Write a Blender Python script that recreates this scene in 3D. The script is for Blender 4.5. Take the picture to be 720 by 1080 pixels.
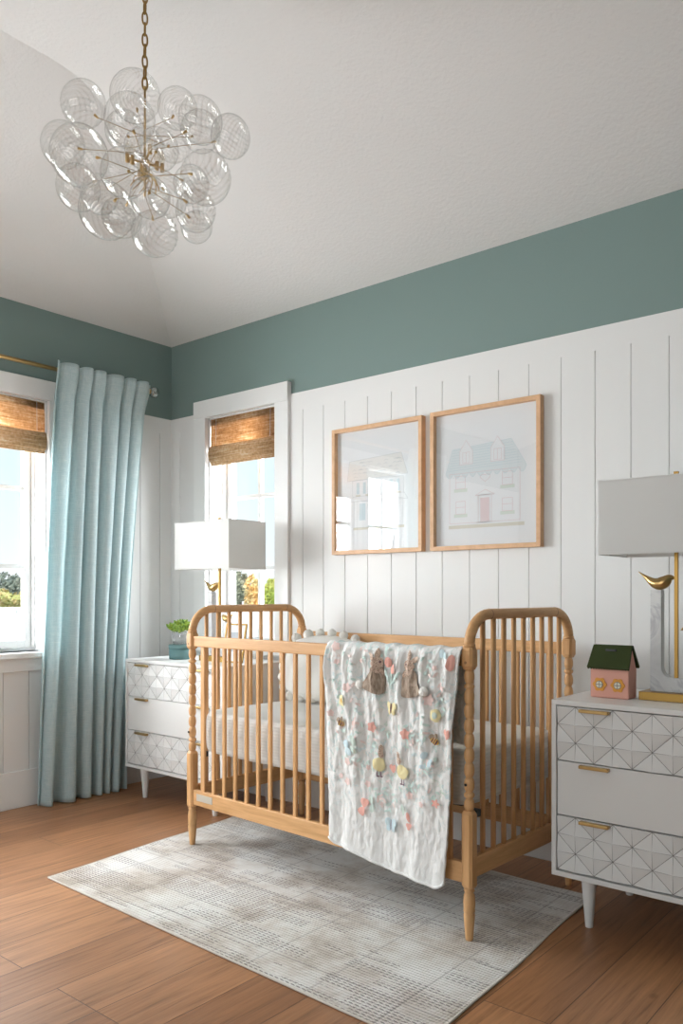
import bpy, bmesh, math, random
from mathutils import Vector, Matrix, noise, Euler
PI = math.pi
for o in list(bpy.data.objects): bpy.data.objects.remove(o, do_unlink=True)
SC = bpy.context.scene
COL = SC.collection

# ------------------------------------------------------------------ camera
CX, CY, CH = 3.939, -3.114, 1.10
FPX = 844.76
cam = bpy.data.cameras.new('camera'); co = bpy.data.objects.new('camera', cam); COL.objects.link(co)
cam.sensor_fit = 'VERTICAL'; cam.sensor_height = 36.0; cam.lens = FPX/1080*36.0
cam.shift_y = 87/1080; cam.clip_start = .05; cam.clip_end = 200
co.location = (CX, CY, CH); co.rotation_euler = (PI/2, 0, math.radians(39.687))
SC.camera = co
SC.view_settings.view_transform = 'Standard'; SC.view_settings.look = 'None'
SC.view_settings.gamma = 1.0; SC.view_settings.use_curve_mapping = False
SC.view_settings.exposure = 0.2
SC.cycles.transparent_max_bounces = 40

# ------------------------------------------------------------------ world, sun, window light and added fill
def lin(c):
    if isinstance(c, str): c = tuple(int(c[i:i+2], 16)/255 for i in (0, 2, 4))
    return tuple((x/12.92 if x <= .04045 else ((x+.055)/1.055)**2.4) for x in c) + (1.0,)
W = bpy.data.worlds.new('sky'); SC.world = W; W.use_nodes = True
nt = W.node_tree; nt.nodes.clear()
tc = nt.nodes.new('ShaderNodeTexCoord'); sx = nt.nodes.new('ShaderNodeSeparateXYZ')
rp = nt.nodes.new('ShaderNodeValToRGB'); bg = nt.nodes.new('ShaderNodeBackground'); wo = nt.nodes.new('ShaderNodeOutputWorld')
nt.links.new(tc.outputs['Generated'], sx.inputs[0]); nt.links.new(sx.outputs['Z'], rp.inputs[0])
rp.color_ramp.elements[0].position = 0.0; rp.color_ramp.elements[0].color = (.97, .98, 1, 1)
e = rp.color_ramp.elements.new(.05); e.color = (.85, .94, 1, 1)
e = rp.color_ramp.elements.new(.16); e.color = (.74, .89, 1, 1)
rp.color_ramp.elements[-1].position = .6; rp.color_ramp.elements[-1].color = (.55, .78, 1, 1)
nt.links.new(rp.outputs[0], bg.inputs[0]); bg.inputs[1].default_value = 1.0
nt.links.new(bg.outputs[0], wo.inputs[0])
sun = bpy.data.lights.new('sun', 'SUN'); sun.energy = 3.5; sun.angle = .02; sun.color = (1, .95, .87)
so = bpy.data.objects.new('sun', sun); COL.objects.link(so)
so.rotation_euler = Vector((-.75, .35, -1)).to_track_quat('-Z', 'Y').to_euler()
def area(name, loc, to, w, h, power, color):
    l = bpy.data.lights.new(name, 'AREA'); l.shape = 'RECTANGLE'; l.size = w; l.size_y = h; l.energy = power; l.color = color
    o = bpy.data.objects.new(name, l); COL.objects.link(o); o.location = loc
    o.rotation_euler = (Vector(to)-Vector(loc)).to_track_quat('-Z', 'Z').to_euler(); return o
# daylight outside the left windows; the others are added fill panels out of view
area('daylight_left_window', (-.55, -2.22, 1.60), (1.2, -1.95, 1.35), 1.86, 1.5, 215, (.95, .98, 1))
area('sky_fill_left', (-1.15, -1.1, 2.95), (.2, -1.1, 1.2), 2.2, 1.1, 150, (.95, .98, 1))  # added panel, high out of view, boosts skylight on the left
area('sky_fill_back', (.63, 1.15, 2.95), (.63, -.1, 1.2), 1.6, 1.1, 90, (.95, .98, 1))  # added panel above the view, more skylight through the back window
area('corner_fill', (1.55, .80, 1.65), (.15, -.50, 1.45), 1.3, 1.7, 130, (.97, .985, 1))  # added panel hidden outside to the right, brightens the left corner
area('rear_fill', (2.1, -4.75, 1.5), (.8, -.8, 1.4), 2.6, 1.8, 30, (1, .98, .95))  # added room fill behind the camera, for an invented window

# ------------------------------------------------------------------ materials
def mat(name, base, rough=.5, metal=0., spec=None, **kw):
    m = bpy.data.materials.new(name); m.use_nodes = True
    b = m.node_tree.nodes['Principled BSDF']
    b.inputs['Base Color'].default_value = lin(base) if isinstance(base, str) else tuple(base)+(1,)
    b.inputs['Roughness'].default_value = rough; b.inputs['Metallic'].default_value = metal
    if spec is not None: b.inputs['Specular IOR Level'].default_value = spec
    for k, v in kw.items(): b.inputs[k.replace('_', ' ')].default_value = v
    return m
class N:
    """small helper round a material's node tree"""
    def __init__(s, m): s.t = m.node_tree; s.b = s.t.nodes.get('Principled BSDF'); s.m = m
    def n(s, kind, **kw):
        x = s.t.nodes.new('ShaderNode'+kind)
        for k, v in kw.items():
            if hasattr(x, k): setattr(x, k, v)
            else: x.inputs[k.replace('_', ' ')].default_value = v
        return x
    def l(s, a, b): s.t.links.new(a, b)
    def coords(s, scale=(1, 1, 1), rot=(0, 0, 0), out='Object'):
        t = s.n('TexCoord'); mp = s.n('Mapping'); mp.inputs['Scale'].default_value = scale; mp.inputs['Rotation'].default_value = rot
        s.l(t.outputs[out], mp.inputs[0]); return mp.outputs[0]
    def ramp(s, src, stops):
        r = s.n('ValToRGB'); els = r.color_ramp.elements
        els[0].position, els[0].color = stops[0][0], stops[0][1]
        els[1].position, els[1].color = stops[-1][0], stops[-1][1]
        for p, c in stops[1:-1]: e = els.new(p); e.color = c
        s.l(src, r.inputs[0]); return r.outputs[0]
    def math(s, op, a, b=None):
        x = s.n('Math', operation=op)
        for i, v in enumerate((a, b)):
            if v is None: continue
            if isinstance(v, (int, float)): x.inputs[i].default_value = v
            else: s.l(v, x.inputs[i])
        return x.outputs[0]
    def mix(s, f, a, b, blend='MIX'):
        x = s.n('Mix', data_type='RGBA', blend_type=blend)
        for i, v in ((0, f), (6, a), (7, b)):
            if isinstance(v, (int, float)): x.inputs[i].default_value = v
            elif isinstance(v, tuple): x.inputs[i].default_value = v
            else: s.l(v, x.inputs[i])
        return x.outputs[2]
    def bump(s, h, strength=.3, dist=.002):
        x = s.n('Bump'); x.inputs['Strength'].default_value = strength; x.inputs['Distance'].default_value = dist
        s.l(h, x.inputs['Height']); s.l(x.outputs[0], s.b.inputs['Normal'])
    def color(s, c): s.l(c, s.b.inputs['Base Color'])

def noise_bump(m, scale, strength, dist=.002, vec=(1, 1, 1), detail=4):
    k = N(m); t = k.n('TexNoise', Scale=scale, Detail=detail); k.l(k.coords(vec), t.inputs['Vector'])
    k.bump(t.outputs[0], strength, dist); return m
M = {}
M['ceiling'] = noise_bump(mat('ceiling_paint', (.78, .76, .745), .9, spec=.2), 70, .55, .004)
M['teal'] = noise_bump(mat('teal_paint', (.212, .290, .274), .7, spec=.3), 90, .35, .002)
M['white'] = mat('white_panel_paint', (.80, .80, .79), .45, spec=.35)
M['trim'] = mat('white_trim_paint', (.84, .84, .83), .35, spec=.4)
M['lacquer'] = mat('white_lacquer', (.82, .815, .80), .35, spec=.4)
M['facet'] = mat('white_facets', (.80, .80, .79), .4, spec=.4)
M['inlay'] = mat('grey_inlay', (.22, .21, .20), .5)
M['brass'] = mat('brushed_brass', (.54, .36, .15), .32, 1.0)
M['brass_dark'] = mat('antique_brass', (.29, .175, .050), .36, 1.0)
M['black'] = mat('black_metal', (.02, .02, .02), .4)
M['dark'] = mat('dark_gap', (.05, .045, .04), .8)

# oak floor
m = mat('oak_floor', (.4, .22, .12), .36, spec=.5); k = N(m)
v = k.coords((1, 1, 1), (0, 0, PI/2))
br = k.n('TexBrick', offset=.37, offset_frequency=3, Scale=1.0, Mortar_Size=.0016, Mortar_Smooth=.3, Bias=0., Brick_Width=1.9, Row_Height=.19)
br.inputs['Color1'].default_value = (0, 0, 0, 1); br.inputs['Color2'].default_value = (1, 1, 1, 1); br.inputs['Mortar'].default_value = (.5, .5, .5, 1)
k.l(v, br.inputs['Vector'])
gr = k.n('TexNoise', Scale=3.2, Detail=9., Roughness=.62, Distortion=.6)
gm = k.coords((19, 1.0, 1)); ad = k.n('VectorMath', operation='ADD'); k.l(gm, ad.inputs[0])
sc = k.n('VectorMath', operation='SCALE'); k.l(br.outputs['Color'], sc.inputs[0]); sc.inputs['Scale'].default_value = 23.; k.l(sc.outputs[0], ad.inputs[1])
k.l(ad.outputs[0], gr.inputs['Vector'])
plank = k.ramp(br.outputs['Color'], [(0, (.34, .160, .072, 1)), (.35, (.47, .235, .112, 1)), (.7, (.29, .132, .058, 1)), (1, (.40, .195, .092, 1))])
grain = k.ramp(gr.outputs[0], [(.28, (.42, .38, .35, 1)), (.42, (.82, .80, .78, 1)), (.55, (1.0, 1.0, 1.0, 1)), (.70, (1.22, 1.2, 1.18, 1))])
c1 = k.mix(.9, plank, grain, 'MULTIPLY')
cloud = k.n('TexNoise', Scale=1.4, Detail=3.); k.l(k.coords((2.2, .8, 1)), cloud.inputs['Vector'])
c2 = k.mix(1., c1, k.ramp(cloud.outputs[0], [(.35, (.84, .82, .80, 1)), (.65, (1.1, 1.1, 1.1, 1))]), 'MULTIPLY')
kn = k.n('TexVoronoi', Scale=1.9); k.l(k.coords((1.8, 1., 1)), kn.inputs['Vector'])
c3 = k.mix(1., c2, k.ramp(kn.outputs['Distance'], [(.0, (.22, .16, .12, 1)), (.026, (.38, .31, .25, 1)), (.06, (1, 1, 1, 1))]), 'MULTIPLY')
c4 = k.mix(br.outputs['Fac'], c3, (.11, .055, .03, 1)); k.color(c4)
hb = k.math('SUBTRACT', k.math('MULTIPLY', gr.outputs[0], .6), k.math('MULTIPLY', br.outputs['Fac'], 1.))
k.bump(hb, .5, .003); M['floor'] = m

# natural beech
def wood(name, a, b, scale=(1, 1, 1), rough=.42):
    m = mat(name, a, rough, spec=.35); k = N(m)
    t = k.n('TexNoise', Scale=9., Detail=7., Roughness=.6, Distortion=.5); k.l(k.coords(scale), t.inputs['Vector'])
    k.color(k.ramp(t.outputs[0], [(.3, tuple(b)+(1,)), (.55, tuple(a)+(1,)), (.75, tuple(min(1, x*1.12) for x in a)+(1,))]))
    k.bump(t.outputs[0], .12, .001); return m
BA, BB = (.70, .400, .185), (.57, .305, .125)
M['beech_v'] = wood('beech_upright', BA, BB, (6, 6, .5))
M['beech_x'] = wood('beech_rail', BA, BB, (.5, 6, 6))
M['beech_y'] = wood('beech_end_rail', BA, BB, (6, .5, 6))
M['frame_wood'] = wood('frame_wood', (.72, .45, .26), (.64, .38, .21), (3, 3, 3))

# woven bamboo
m = mat('woven_bamboo', (.5, .3, .12), .6); k = N(m)
t = k.n('TexNoise', Scale=1., Detail=5., Roughness=.7); k.l(k.coords((5, 5, 240)), t.inputs['Vector'])
t2 = k.n('TexNoise', Scale=1., Detail=3.); k.l(k.coords((70, 70, 60)), t2.inputs['Vector'])
mm = k.math('ADD', k.math('MULTIPLY', t.outputs[0], .75), k.math('MULTIPLY', t2.outputs[0], .25))
cc = k.ramp(mm, [(.38, (.42, .21, .085, 1)), (.46, (.68, .40, .19, 1)), (.54, (.82, .56, .31, 1)), (.62, (.93, .83, .66, 1))])
k.color(cc); k.bump(mm, .6, .003)
tr = k.n('BsdfTranslucent'); k.l(cc, tr.inputs[0]); mx = k.n('MixShader'); mx.inputs[0].default_value = .6
k.l(k.b.outputs[0], mx.inputs[1]); k.l(tr.outputs[0], mx.inputs[2]); k.l(mx.outputs[0], k.t.nodes['Material Output'].inputs[0])
M['bamboo'] = m
m = m.copy(); m.name = 'woven_bamboo_folded'; m.node_tree.nodes['Mix Shader'].inputs[0].default_value = .12; M['bamboo_fold'] = m

def cloth(name, col, trans, weave=0, bump=.25, scale=900, rough=.9):
    m = mat(name, col, rough, spec=.15); k = N(m)
    tr = k.n('BsdfTranslucent'); tr.inputs[0].default_value = tuple(col)+(1,)
    mx = k.n('MixShader'); mx.inputs[0].default_value = trans
    k.l(k.b.outputs[0], mx.inputs[1]); k.l(tr.outputs[0], mx.inputs[2]); k.l(mx.outputs[0], k.t.nodes['Material Output'].inputs[0])
    return m, k, tr
m, k, tr = cloth('aqua_linen', (.76, .855, .86), .45)
a = k.n('TexNoise', Scale=1., Detail=4., Roughness=.7); k.l(k.coords((18, 18, 330)), a.inputs['Vector'])
b_ = k.n('TexNoise', Scale=1., Detail=4., Roughness=.7); k.l(k.coords((330, 330, 18)), b_.inputs['Vector'])
s_ = k.math('MAXIMUM', a.outputs[0], b_.outputs[0])
cc = k.ramp(s_, [(.45, (.62, .745, .765, 1)), (.60, (.74, .84, .85, 1)), (.74, (.86, .905, .905, 1))])
k.color(cc); k.l(cc, tr.inputs[0]); k.bump(s_, .3, .001); M['curtain'] = m
m, k, tr = cloth('white_sheet', (.80, .80, .78), .08)
v = k.coords((1, 1, 1)); wv = k.n('TexWave', wave_type='BANDS', bands_direction='Z', Scale=26., Distortion=.4, Detail=1.); k.l(v, wv.inputs['Vector'])
wx = k.n('TexWave', wave_type='BANDS', bands_direction='X', Scale=26., Distortion=.3, Detail=1.); k.l(v, wx.inputs['Vector'])
h = k.math('ADD', k.math('MULTIPLY', wv.outputs[1], .85), k.math('MULTIPLY', wx.outputs[1], .15))
k.color(k.ramp(h, [(0, (.76, .77, .74, 1)), (.6, (.83, .83, .81, 1)), (1, (.84, .84, .82, 1))])); k.bump(h, .5, .002); M['sheet'] = m
m, k, tr = cloth('quilt_cotton', (.84, .83, .80), .12)
v = k.coords((1, 1, 1), out='Object')
n1 = k.n('TexNoise', Scale=42., Detail=3., Distortion=.6); k.l(k.coords((1.5, 1, .7)), n1.inputs['Vector']); k.bump(n1.outputs[0], .7, .008)
n2 = k.n('TexNoise', Scale=34., Detail=4., Roughness=.7, Distortion=1.2); k.l(k.coords((1, .3, 1)), n2.inputs['Vector'])
n3 = k.n('TexNoise', Scale=13., Detail=3.); k.l(k.coords((1, .3, 1)), n3.inputs['Vector'])
print_c = k.ramp(n3.outputs[0], [(.36, (.80, .70, .66, 1)), (.44, (.62, .74, .70, 1)), (.58, (.64, .76, .78, 1)), (.66, (.60, .70, .60, 1))])
sp = k.n('SeparateXYZ'); k.l(k.coords(), sp.inputs[0])
zr = k.ramp(sp.outputs[2], [(.28, (0, 0, 0, 1)), (.46, (1, 1, 1, 1))])
k.t.nodes[-1]
msk = k.math('MULTIPLY', k.ramp(n2.outputs[0], [(.53, (0, 0, 0, 1)), (.60, (1, 1, 1, 1))]), k.math('MULTIPLY', zr, .85))
qc = k.mix(msk, k.ramp(n1.outputs[0], [(.3, (.85, .84, .81, 1)), (.6, (.90, .89, .87, 1))]), print_c)
k.color(qc); k.l(qc, tr.inputs[0])
M['quilt'] = m
m, k, tr = cloth('ivory_cushion', (.86, .85, .81), .05); noise_bump(m, 60, .4, .004); M['cushion'] = m
M['pompom'] = noise_bump(mat('ivory_pompom', (.88, .86, .81), .95), 160, 1., .006)
m, k, tr = cloth('lamp_linen', (.86, .855, .84), .45); M['shade'] = m
m, k, tr = cloth('grey_linen_inner', (.80, .79, .76), .3); M['shade_in'] = m

# rug
m = mat('woven_rug', (.6, .56, .52), .95, spec=.1); k = N(m)
v = k.coords((1, 1, 1))
sep = k.n('SeparateXYZ'); k.l(v, sep.inputs[0]); X, Y = sep.outputs[0], sep.outputs[1]
row = k.math('ABSOLUTE', k.math('SINE', k.math('MULTIPLY', Y, PI/.0128)))            # 13 mm weft rows
rown = k.math('FLOOR', k.math('DIVIDE', Y, .0128))
sh = k.math('MULTIPLY', k.math('FRACT', k.math('MULTIPLY', rown, .5)), .5)
dash = k.math('FRACT', k.math('ADD', k.math('DIVIDE', X, .021), k.math('MULTIPLY', sh, 1.)))
dm = k.math('LESS_THAN', dash, .66)
gap = k.math('LESS_THAN', row, .62)                                                 # dark between the rows
pt = k.n('TexBrick', offset=.5, Scale=1., Mortar_Size=.0, Brick_Width=.27, Row_Height=.056, Bias=0.)
pt.inputs['Color1'].default_value = (0, 0, 0, 1); pt.inputs['Color2'].default_value = (1, 1, 1, 1); k.l(v, pt.inputs['Vector'])
rn = k.n('TexNoise', Scale=1., Detail=2.); k.l(k.coords((4.5, 46, 1)), rn.inputs['Vector'])
patch = k.math('GREATER_THAN', k.math('ADD', k.math('MULTIPLY', pt.outputs[0], .42), rn.outputs[0]), .76)
dark = k.math('MULTIPLY', k.math('MULTIPLY', gap, dm), patch)
thin = k.math('MULTIPLY', k.math('LESS_THAN', row, .2), .16)
tone = k.n('TexNoise', Scale=3.2, Detail=7., Roughness=.68); k.l(v, tone.inputs['Vector'])
base = k.ramp(tone.outputs[0], [(.36, (.50, .44, .38, 1)), (.46, (.66, .61, .56, 1)), (.54, (.76, .735, .70, 1)), (.66, (.84, .83, .81, 1))])
sm = k.n('TexBrick', offset=0., Scale=1., Mortar_Size=.0035, Brick_Width=.245, Row_Height=.34, Bias=0.)
sm.inputs['Color1'].default_value = (1, 1, 1, 1); sm.inputs['Color2'].default_value = (1, 1, 1, 1); sm.inputs['Mortar'].default_value = (0, 0, 0, 1)
k.l(v, sm.inputs['Vector'])
base2 = k.mix(k.math('ADD', thin, k.math('MULTIPLY', k.math('SUBTRACT', 1., sm.outputs[0]), .35)), base, (.30, .27, .26, 1))
k.color(k.mix(k.math('MULTIPLY', dark, .78), base2, (.19, .16, .16, 1)))
xr = k.math('ABSOLUTE', k.math('SINE', k.math('MULTIPLY', X, PI/.0105)))
k.bump(k.math('ADD', row, k.math('MULTIPLY', xr, .6)), .7, .004); M['rug'] = m
M['rug_edge'] = mat('rug_binding', (.62, .57, .50), .9)

# thin glass for panes and picture glazing
def thin_glass(name, rough=0., tint=(1, 1, 1, 1), blend=None, ior=1.5, extra=0.):
    m = bpy.data.materials.new(name); m.use_nodes = True; k = N(m); k.t.nodes.remove(k.b)
    t = k.n('BsdfTransparent'); t.inputs[0].default_value = tint
    g = k.n('BsdfGlossy'); g.inputs['Roughness'].default_value = rough
    f = k.n('Fresnel', IOR=ior); mx = k.n('MixShader')
    lw = k.n('LayerWeight', Blend=.5); r0 = ((ior-1)/(ior+1))**2
    fac = k.math('ADD', r0*1.9+extra, k.math('MULTIPLY', k.math('POWER', lw.outputs['Facing'], 5.), .9))
    k.l(fac, mx.inputs[0]); k.l(t.outputs[0], mx.inputs[1]); k.l(g.outputs[0], mx.inputs[2])
    k.l(mx.outputs[0], k.t.nodes['Material Output'].inputs[0]); return m
M['pane'] = thin_glass('window_glass', 0., (.98, .99, .99, 1), ior=1.25)
M['art_glass'] = thin_glass('picture_glass', 0., (.99, .99, .99, 1), ior=1.6)
# swirled hand-blown glass
m = bpy.data.materials.new('swirled_glass'); m.use_nodes = True; k = N(m); k.t.nodes.remove(k.b)
lw = k.n('LayerWeight', Blend=.5); t_ = k.n('BsdfTransparent'); g_ = k.n('BsdfGlossy'); g_.inputs['Roughness'].default_value = .05
k.l(k.ramp(lw.outputs['Facing'], [(0, (.99, .99, .99, 1)), (.8, (.975, .975, .97, 1)), (.95, (.95, .945, .94, 1)), (1, (.88, .875, .86, 1))]), t_.inputs[0])
rb = k.n('Attribute', attribute_name='rib'); r3 = k.math('POWER', rb.outputs['Fac'], 3.)
t2_ = k.mix(r3, k.t.nodes['Color Ramp'].outputs[0], (.95, .94, .925, 1), 'MULTIPLY'); k.l(t2_, t_.inputs[0])
fac = k.math('ADD', k.math('ADD', .04, k.math('MULTIPLY', r3, .19)), k.math('MULTIPLY', k.math('POWER', lw.outputs['Facing'], 4.), .6))
mx = k.n('MixShader'); k.l(fac, mx.inputs[0]); k.l(t_.outputs[0], mx.inputs[1]); k.l(g_.outputs[0], mx.inputs[2]); k.l(mx.outputs[0], k.t.nodes['Material Output'].inputs[0])
M['globe'] = m
m = thin_glass('cut_glass', .05, (.93, .94, .94, 1), ior=1.6, extra=.05); M['cut_glass'] = m
M['crystal'] = thin_glass('clear_crystal', .1, (.84, .86, .86, 1), ior=1.7, extra=.16)
M['brass'].node_tree.nodes['Principled BSDF'].inputs['Roughness'].default_value = .3

# marble
m = mat('white_marble', (.62, .62, .61), .3); k = N(m)
t = k.n('TexNoise', Scale=6., Detail=6., Roughness=.55, Distortion=.9); k.l(k.coords((1, 1, 1)), t.inputs['Vector'])
k.color(k.ramp(t.outputs[0], [(.3, (.50, .50, .51, 1)), (.47, (.62, .62, .62, 1)), (.5, (.48, .48, .50, 1)), (.55, (.66, .66, .65, 1)), (.8, (.72, .72, .71, 1))]))
M['marble'] = m
M['paper'] = mat('art_paper', (.82, .84, .86), .8, spec=.1)
def flat(name, c, r=.85): M[name] = mat(name, c, r, spec=.15); return M[name]

# ------------------------------------------------------------------ mesh helpers
class MB:
    def __init__(s): s.v = []; s.f = []; s.sm = []
    def add(s, vs, fs, smooth=False):
        o = len(s.v); s.v += [tuple(p) for p in vs]; s.f += [tuple(i+o for i in f) for f in fs]; s.sm += [smooth]*len(fs); return s
    def box(s, x0, x1, y0, y1, z0, z1):
        vs = [(x, y, z) for z in (z0, z1) for y in (y0, y1) for x in (x0, x1)]
        return s.add(vs, [(0, 2, 3, 1), (4, 5, 7, 6), (0, 1, 5, 4), (2, 6, 7, 3), (0, 4, 6, 2), (1, 3, 7, 5)])
    def lathe(s, prof, c=(0, 0, 0), seg=20, axis='Z', smooth=True):
        vs = []; n = len(prof)
        for r, h in prof:
            for j in range(seg):
                a = 2*PI*j/seg; x, y = r*math.cos(a), r*math.sin(a)
                p = (x, y, h) if axis == 'Z' else ((h, x, y) if axis == 'X' else (x, h, y))
                vs.append((p[0]+c[0], p[1]+c[1], p[2]+c[2]))
        fs = []
        for i in range(n-1):
            for j in range(seg):
                k2 = (j+1) % seg; f = (i*seg+j, i*seg+k2, (i+1)*seg+k2, (i+1)*seg+j)
                fs.append(f if axis != 'Y' else f[::-1])
        s.add(vs, fs, smooth)
        o = len(s.v)-len(vs)
        s.f.append(tuple(o+j for j in (range(seg-1, -1, -1) if axis != 'Y' else range(seg)))); s.sm.append(False)
        s.f.append(tuple(o+(n-1)*seg+j for j in (range(seg) if axis != 'Y' else range(seg-1, -1, -1)))); s.sm.append(False)
        return s
    def tube(s, pts, r, seg=10, closed=False, smooth=True):
        pts = [Vector(p) for p in pts]; n = len(pts); vs = []; prev = None
        for i, p in enumerate(pts):
            if closed: d = pts[(i+1) % n]-pts[i-1]
            else: d = pts[min(i+1, n-1)]-pts[max(i-1, 0)]
            d.normalize()
            if prev is None:
                up = Vector((0, 0, 1)) if abs(d.z) < .9 else Vector((1, 0, 0)); u = d.cross(up).normalized()
            else: u = (prev-d*prev.dot(d)).normalized()
            prev = u; w = d.cross(u); rr = r[i] if isinstance(r, (list, tuple)) else r
            for j in range(seg):
                a = 2*PI*j/seg; vs.append(p+u*math.cos(a)*rr+w*math.sin(a)*rr)
        fs = []
        for i in range(n if closed else n-1):
            i2 = (i+1) % n
            for j in range(seg):
                k2 = (j+1) % seg; fs.append((i*seg+j, i*seg+k2, i2*seg+k2, i2*seg+j))
        if not closed: fs.append(tuple(range(seg-1, -1, -1))); fs.append(tuple((n-1)*seg+j for j in range(seg)))
        return s.add(vs, fs, smooth)
    def sphere(s, c, r, seg=16, rings=10, sc=(1, 1, 1)):
        vs = [(c[0], c[1], c[2]-r*sc[2])]
        for i in range(1, rings):
            t = PI*i/rings
            for j in range(seg):
                a = 2*PI*j/seg; vs.append((c[0]+r*sc[0]*math.sin(t)*math.cos(a), c[1]+r*sc[1]*math.sin(t)*math.sin(a), c[2]-r*sc[2]*math.cos(t)))
        vs.append((c[0], c[1], c[2]+r*sc[2])); fs = []
        for j in range(seg): fs.append((0, 1+(j+1) % seg, 1+j))
        for i in range(rings-2):
            for j in range(seg):
                a = 1+i*seg; fs.append((a+j, a+(j+1) % seg, a+seg+(j+1) % seg, a+seg+j))
        a = 1+(rings-2)*seg
        for j in range(seg): fs.append((a+j, a+(j+1) % seg, len(vs)-1))
        return s.add(vs, fs, True)
    def grid(s, fn, nu, nv, smooth=True):
        vs = [fn(i/nu, j/nv) for j in range(nv+1) for i in range(nu+1)]
        fs = [(j*(nu+1)+i, j*(nu+1)+i+1, (j+1)*(nu+1)+i+1, (j+1)*(nu+1)+i) for j in range(nv) for i in range(nu)]
        return s.add(vs, fs, smooth)
    def prism(s, poly, y0, y1, plane='XZ'):
        n = len(poly)
        def P(a, b, h): return (a, h, b) if plane == 'XZ' else ((h, a, b) if plane == 'YZ' else (a, b, h))
        vs = [P(a, b, y0) for a, b in poly]+[P(a, b, y1) for a, b in poly]
        fs = [tuple(range(n)), tuple(range(2*n-1, n-1, -1))]+[(i, i+n, (i+1) % n+n, (i+1) % n) for i in range(n)]
        return s.add(vs, fs)
    def obj(s, name, m, parent=None, bevel=0, seg=2, solid=0, sub=0, loc=None, offset=-1):
        me = bpy.data.meshes.new(name); me.from_pydata(s.v, [], s.f); me.polygons.foreach_set('use_smooth', s.sm)
        b = bmesh.new(); b.from_mesh(me)
        if not solid: bmesh.ops.recalc_face_normals(b, faces=b.faces)
        b.to_mesh(me); b.free(); me.update()
        me.materials.append(M[m] if isinstance(m, str) else m)
        o = bpy.data.objects.new(name, me); COL.objects.link(o)
        if parent: o.parent = parent
        if loc: o.location = loc
        if solid: md = o.modifiers.new('thickness', 'SOLIDIFY'); md.thickness = solid; md.offset = offset
        if bevel: md = o.modifiers.new('bevel', 'BEVEL'); md.width = bevel; md.segments = seg; md.limit_method = 'ANGLE'; md.harden_normals = False
        if sub: md = o.modifiers.new('sub', 'SUBSURF'); md.levels = sub; md.render_levels = sub
        return o
def thing(name, label, cat, loc=(0, 0, 0), rz=0, group=None):
    o = bpy.data.objects.new(name, None); COL.objects.link(o); o.location = loc; o.rotation_euler = (0, 0, rz)
    o.empty_display_size = .1; return tag(o, label, cat, group)
def tag(o, label, cat, group=None, kind=None):
    o['label'] = label; o['category'] = cat
    if group: o['group'] = group
    if kind: o['kind'] = kind
    return o
def struct(o): o['kind'] = 'structure'; return o
def copy_thing(r, loc, rz, label):
    def cp(o, par):
        c = o.copy(); COL.objects.link(c)
        if par: c.parent = par
        for ch in o.children: cp(ch, c)
        return c
    n = cp(r, None); n.location = loc; n.rotation_euler = (0, 0, rz); n['label'] = label; return n

# ------------------------------------------------------------------ room shell
RX, RY = 5.3, -4.6       # right and rear walls
TOP = 2.615; TAN = math.tan(math.radians(15.5)); CW = 1.35; WT = .18
O0, O1 = .80, 2.13       # window opening heights
struct(MB().box(0, RX, RY, 0, -.05, 0).obj('floor', 'floor'))
b = MB().box(-WT, 0, -.83, WT, -.3, TOP).box(-WT, 0, -2.69, -.83, -.3, O0).box(-WT, 0, -2.69, -.83, O1, TOP)
b.box(-WT, 0, RY-WT, -2.69, -.3, TOP)
struct(b.obj('wall_left', 'teal'))
b = MB().box(0, .346, 0, WT, -.3, TOP).box(.346, .91, 0, WT, -.3, O0).box(.346, .91, 0, WT, O1, TOP).box(.91, RX+WT, 0, WT, -.3, TOP)
struct(b.obj('wall_back', 'teal'))
struct(MB().box(RX, RX+WT, RY-WT, 0, -.3, 3.2).obj('wall_right', 'teal'))
b = MB().box(0, .8, RY-WT, RY, -.3, 3.2).box(.8, 3.4, RY-WT, RY, -.3, .4).box(.8, 3.4, RY-WT, RY, 2.4, 3.2).box(3.4, RX, RY-WT, RY, -.3, 3.2)  # opening invented for the rear fill light
struct(b.obj('wall_front', 'teal'))
# vaulted ceiling: slopes up from the left wall and the back wall to a flat centre
def gz(t):   # height over the wall head at distance t from the back wall, softly rounded into the flat
    r = .25; c = CW
    if t < c-r: return TAN*t
    if t > c+r: return TAN*c
    u = t-(c-r); return TAN*(t-u*u/(4*r))
ts = [0]+[CW-.25+.5*i/10 for i in range(11)]
H = [(gz(t)/TAN, -t, TOP+gz(t)) for t in ts]
b = MB()
b.add(H+[(CW, RY, TOP+TAN*CW), (0, RY, TOP)], [tuple(range(len(H)+2))])
vs = []; fs = []
for p in H: vs += [p, (RX+.1, p[1], p[2])]
for i in range(len(H)-1): fs.append((2*i, 2*i+1, 2*i+3, 2*i+2))
b.add(vs, fs, True)
h = H[-1]; b.add([h, (RX+.1, h[1], h[2]), (RX+.1, RY-.1, h[2]), (h[0], RY-.1, h[2])], [(0, 1, 2, 3)])
oc = b.obj('ceiling', 'ceiling'); struct(oc)
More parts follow.
